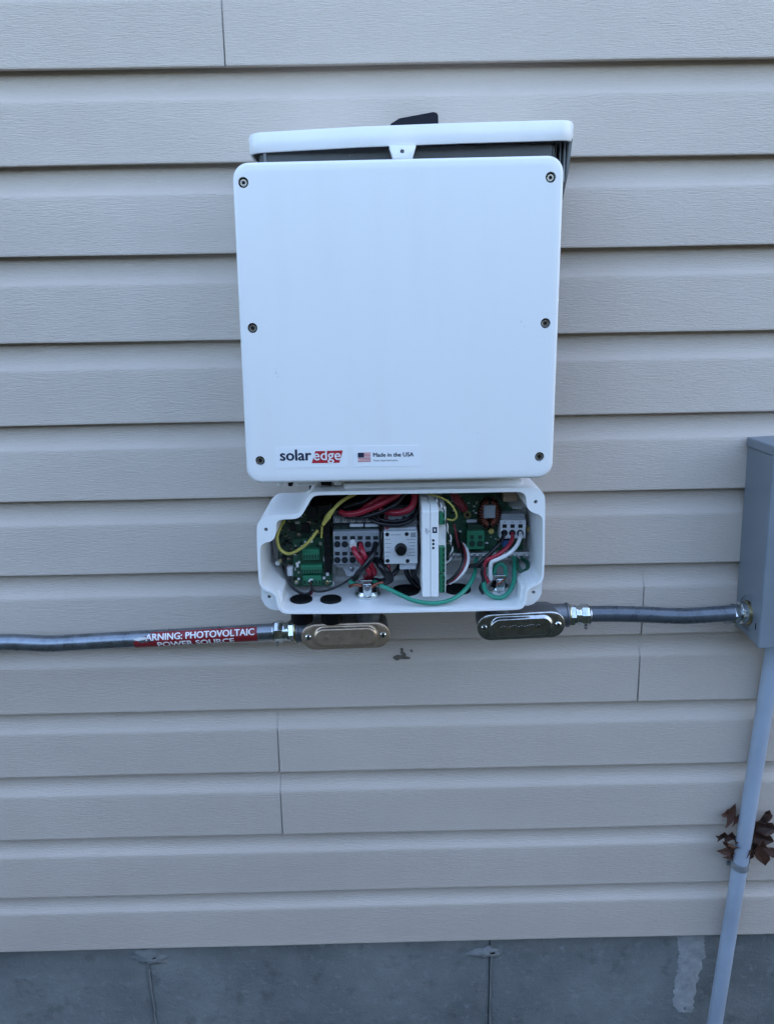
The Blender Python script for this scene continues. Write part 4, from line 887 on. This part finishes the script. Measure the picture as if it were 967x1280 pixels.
# left steel conduit with warning label
CR_ = .0121
LP = [(-330, 822, CY), (-160, 812, CY), (-60, 805, CY), (0, 803, CY), (30, 803.4, CY), (62, 804.6, CY), (95, 803, CY), (150, 800, CY), (250, 794.5, CY), (352, 788.8, CY)]
lc = thing('steel_conduit', 'bent steel conduit with a red warning sticker on the left', 'conduit', tuple(at(170, 799, CY)))
tube('pipe', [at(*p) for p in LP], CR_, STEELD, lc, 32, 10)
A0 = at(150, 800, CY); A1 = at(340, 789.5, CY); AX = (A1-A0).normalized(); UPV = (Vector((0, 0, 1))-AX*AX.z).normalized(); FRV = AX.cross(UPV)
if FRV.y > 0: FRV = -FRV
def oncyl(s, th, dr=0.0): return A0+AX*s+(FRV*math.cos(th)+UPV*math.sin(th))*(CR_+dr)
def s_of(px): p = at(px, 797-(px-200)*.055, CY-.011); return (p-A0).dot(AX)
s0_, s1_ = s_of(167), s_of(321)
bm = bmesh.new(); nS, nT = 60, 22; t0, t1 = math.radians(-95), math.radians(66); G = {}
for i in range(nS+1):
    for j in range(nT+1):
        s = s0_+(s1_-s0_)*i/nS; th = t0+(t1-t0)*j/nT; G[i, j] = bm.verts.new(oncyl(s, th, .00035))
for i in range(nS):
    for j in range(nT):
        u = i/nS; v = j/nT
        if u < .115+.05*math.sin(v*23) and v > .62-u*1.2+.05*math.sin(u*90): continue       # torn corner
        bm.faces.new((G[i, j], G[i+1, j], G[i+1, j+1], G[i, j+1]))
for v in [v for v in bm.verts if not v.link_faces]: bm.verts.remove(v)
wl = emit('warning_label', bm, LABELRED, lc, ang=60); wl['label'] = 'torn red warning sticker with white capital letters'
def cyltext(s, px0, px1, thc, cap, parent):
    S0, S1 = s_of(px0), s_of(px1)
    bm, _ = text_bm(s, 0.03, lambda u, v, q: oncyl(S0+(S1-S0)*u, thc+(v-.5)*cap/CR_, .00050+q*.00001), step=.12)
    return emit('lettering', bm, PRINTW, parent, smooth=False)
cyltext('ARNING: PHOTOVOLTAIC', 182, 318, math.radians(30), .0092, wl)
cyltext('POWER SOURCE', 196, 292, math.radians(-28), .0092, wl)
bm = bmesh.new(); fl_ = []
for (px, th, dr) in ((166, 22, .0005), (172, 10, .0006), (181, 14, .0012), (186, 22, .0030), (182, 32, .0042), (173, 30, .0020)): fl_.append(bm.verts.new(oncyl(s_of(px), math.radians(th), dr)))
bm.faces.new(fl_); emit('torn_flake', bm, PRINTW, wl, smooth=False)

# flexible conduit on the right
RP = [(720, 768.5, CY), (740, 767.5, CY), (765, 767.2, CY), (800, 768, CY), (835, 769.6, CY), (860, 769.8, CY), (890, 768, CY), (915, 766.5, CY)]
fx = thing('flexible_conduit', 'short dark grey flexible conduit running to the grey box', 'conduit', tuple(at(815, 768, CY)))
tube('sleeve', [at(*p) for p in RP], .0116, FLEX, fx, 32, 10, rfun=lambda t: .0116+.00012*math.sin(t*260))

# ================================================================== GREY DISCONNECT BOX AND ITS PIPE
GX0 = .5435; GX1 = .80; GZ0, GZ1 = -.788, -.4965; GY = -.066
gb = thing('electrical_box', 'grey painted steel electrical box cut by the right edge', 'electrical box', (GX0, 0, GZ0))
body = box('body', GX0, GX1, GY, .0005, GZ0, GZ1, GREYBOX, gb, .0016)
lid = box('lid', GX0-.0015, GX1+.0015, GY-.014, GY-.0012, GZ0-.003, GZ1+.001, GREYBOX, gb, .002)
bm = bmesh.new()                                                     # lid return flange along the left side and the rain hood
add_box(bm, GX0-.0018, GX0-.0004, GY-.0125, GY+.016, GZ0+.001, GZ1-.012); emit('lid_flange', bm, GREYBOX, lid, .0004)
box('rain_hood', GX0-.003, GX1+.003, GY-.016, -.001, GZ1-.0105, GZ1+.0035, GREYBOX, gb, .0022)
box('latch_slot', GX0-.0022, GX0-.0012, GY-.003, GY-.0008, GZ0+.022, GZ0+.032, DARK, gb)
e1 = at(923, 765, -.04); fc = Vector((GX0-.0007, -.040, at(925, 766, -.040).z))
for r0_, r1_, mm in ((.0205, .0218, GREYBOX), (.0255, .0268, GREYBOX)):
    lathe('knockout_ring', fc+Vector((-.0001, 0, 0)), (-1, 0, 0), [(0, r0_), (.0008, r0_), (.0008, r1_), (0, r1_)], mm, gb, 40)
gb.rotation_euler.y = -0.031
# fitting into the box side (same depth as the flexible conduit, which bends back to it)
t = thing('conduit_fitting', 'steel compression fitting entering the side of the grey box', 'fitting', tuple(fc), 'steel compression fittings on the conduits')
fxp = at(911, 767, CY); dx = fc.x-fxp.x
lathe('locknut', fc+Vector((-.0009, 0, 0)), (-1, 0, 0), [(0, 0), (0, .0185), (.004, .0180), (.0048, .0165), (.0048, 0)], CHROMATE, t, 30)
lathe('hex_collar', fc+Vector((-.0055, 0, 0)), (-1, 0, 0), [(0, 0), (0, .0165), (.001, .0172), (.009, .0168), (.011, .0145), (.011, 0)], ZINC, t, 10, bevel=.0008)
lathe('neck', fc+Vector((-.016, 0, 0)), (-1, -.35, 0), [(0, 0), (0, .0135), (.008, .0128), (.009, .0125), (.009, 0)], STEEL, t, 28)
lathe('gland_nut', fc+Vector((-.022, -.003, 0)), (-1, -.35, 0), [(0, 0), (0, .0148), (.003, .0158), (.012, .0156), (.0145, .0140), (.0145, 0)], ZINC, t, 8, phase=.2, bevel=.0008)
lathe('gland_lip', fc+Vector((-.035, -.008, 0)), (-1, -.35, 0), [(0, 0), (0, .0140), (.004, .0132), (.004, 0)], STEEL, t, 28)
# vertical PVC pipe, its clamp, the leaves caught behind it
PY = -.0145
pA = Vector((at(965.5, 830, PY).x, PY, GZ0+.004)); pB = at(892.5, 1280, PY); d = (pB-pA); end = pA+d*((GZ-.05-pA.z)/d.z)
pp = thing('pvc_pipe', 'straight grey plastic pipe running down from the grey box', 'pipe', (end.x, PY, GZ))
cyl('pipe', pA, end, .0124, PVC, pp, 36)
lathe('box_adapter', pA+Vector((0, 0, -.001)), d, [(0, 0), (0, .0158), (.016, .0158), (.018, .0146), (.018, 0)], PVC, pp, 32)
q = pA+d*((at(921, 1081, PY).z-pA.z)/d.z)
cl = thing('pipe_clamp', 'small metal strap clamp round the grey pipe', 'clamp', tuple(q))
du = d.normalized()
lathe('strap', q-du*.0075, du, [(0, .0126), (0, .0138), (.003, .0144), (.0065, .0141), (.010, .0144), (.013, .0138), (.013, .0126)], STRAP, cl, 36)
for sx in (-1, 1):
    f_ = box('foot', q.x+sx*.0130-.004*(sx < 0), q.x+sx*.0130+.004*(sx > 0)+sx*.003, PY+.006, PY+.0130, q.z-.007, q.z+.007, STEEL, cl, .0008)
lathe('strap_screw', q+Vector((-.0165, .006, 0)), (0, -1, 0), [(0, 0), (0, .004), (.002, .0034), (.002, 0)], STEEL, cl, 12)
def leaf(px, py, Y, L, ang, tilt, m_, label, seed, lobes=4, wid=.42, twist=.5):
    """lobed dry oak leaf: a curled sheet with thickness"""
    rnd = random.Random(seed); c = at(px, py, Y); bm = bmesh.new(); N = 72; rows = []
    for i in range(N+1):
        t = i/N; env = math.sin(math.pi*min(1, t*.94+.05))**.6; lob = (1-abs(((t*lobes+.15) % 1)*2-1))**1.3
        wl_ = L*wid*env*(.16+.95*lob)*(.8+.4*rnd.random()*.5); wr_ = L*wid*env*(.16+.95*(1-abs(((t*lobes+.40) % 1)*2-1))**1.3)
        row = []
        for k in range(-4, 5):
            f = k/4; w = (wl_ if f < 0 else wr_)*f; u = (t-.4)*L+f*f*L*.16*lob
            cur = .16*L*f*f+.10*L*math.sin(t*5+seed)*f+.07*L*(t-.5)**2*4
            row.append(Vector((w, -cur, u)))
        rows.append(row)
    Rm = Matrix.Rotation(ang, 3, 'Y') @ Matrix.Rotation(tilt, 3, 'X') @ Matrix.Rotation(twist, 3, 'Z')
    V = [[bm.verts.new(c+Rm @ p) for p in row] for row in rows]
    for A, B in zip(V, V[1:]):
        for k in range(8): bm.faces.new((A[k], A[k+1], B[k+1], B[k]))
    add_tube(bm, [c+Rm @ Vector((0, 0, -.4*L)), c+Rm @ Vector((.002, -.002, -.52*L)), c+Rm @ Vector((.004, -.006, -.66*L))], .0007, 6, 4)
    o = emit('dead_leaf', bm, m_, None, ang=80); sm = o.modifiers.new('thickness', 'SOLIDIFY'); sm.thickness = .0004
    return tag(o, label, 'leaf', 'dead leaves behind the pipe')
leaf(914, 1021, -.006, .034, math.radians(-62), .1, LEAF, 'topmost brown dead leaf sticking out left of the pipe', 2, 2.3, .62, .3)
leaf(910, 1046, -.008, .044, math.radians(-78), .1, LEAFD, 'thin dark dead leaf pointing left from the pipe', 5, 3, .26, .3)
leaf(913, 1063, -.012, .044, math.radians(-25), .2, LEAF, 'curled brown dead leaf just above the clamp on the left', 9, 2.4, .50, -.4)
leaf(941, 1042, -.005, .070, math.radians(16), -.05, LEAFD, 'tall dark dead leaf on the right side of the pipe', 12, 3.4, .40, .3)
leaf(942, 1062, -.014, .050, math.radians(68), .2, LEAF, 'light brown dead leaf on the right side just above the clamp', 17, 2.2, .55, .2)

# dried mud mark on the plank below the box
ms = thing('mud_mark', 'small dark dried mud mark on the siding below the box', 'mark', tuple(at(502, 820, .004)))
ym = .0105
for px, py, rx, rz, sd2 in ((502, 814, .0022, .004, 1), (500, 821, .007, .0022, 2), (508, 822, .0042, .0018, 3), (496, 823, .003, .0016, 4), (514, 813, .002, .0014, 5), (504, 818, .0032, .003, 6), (493, 822, .0016, .0010, 7)):
    q = at(px, py, ym); tt = (ZL[7]-q.z)/(ZL[7]-ZL[8]); yy = ym
    for (ta, ya), (tb_, yb_) in zip(PROFILE, PROFILE[1:]):
        if ta <= tt <= tb_: yy = ya+(yb_-ya)*(tt-ta)/(tb_-ta)
    q = at(px, py, yy); blob('speck', q.x, q.z, rx*1.4, rz*1.4, yy-.0012, .0014, MUD, ms, sd2*3.3, n=16, rough=.9, freq=2.5)

# render hints
SC.render.resolution_x = 773; SC.render.resolution_y = 1024
SC.render.engine = 'CYCLES'
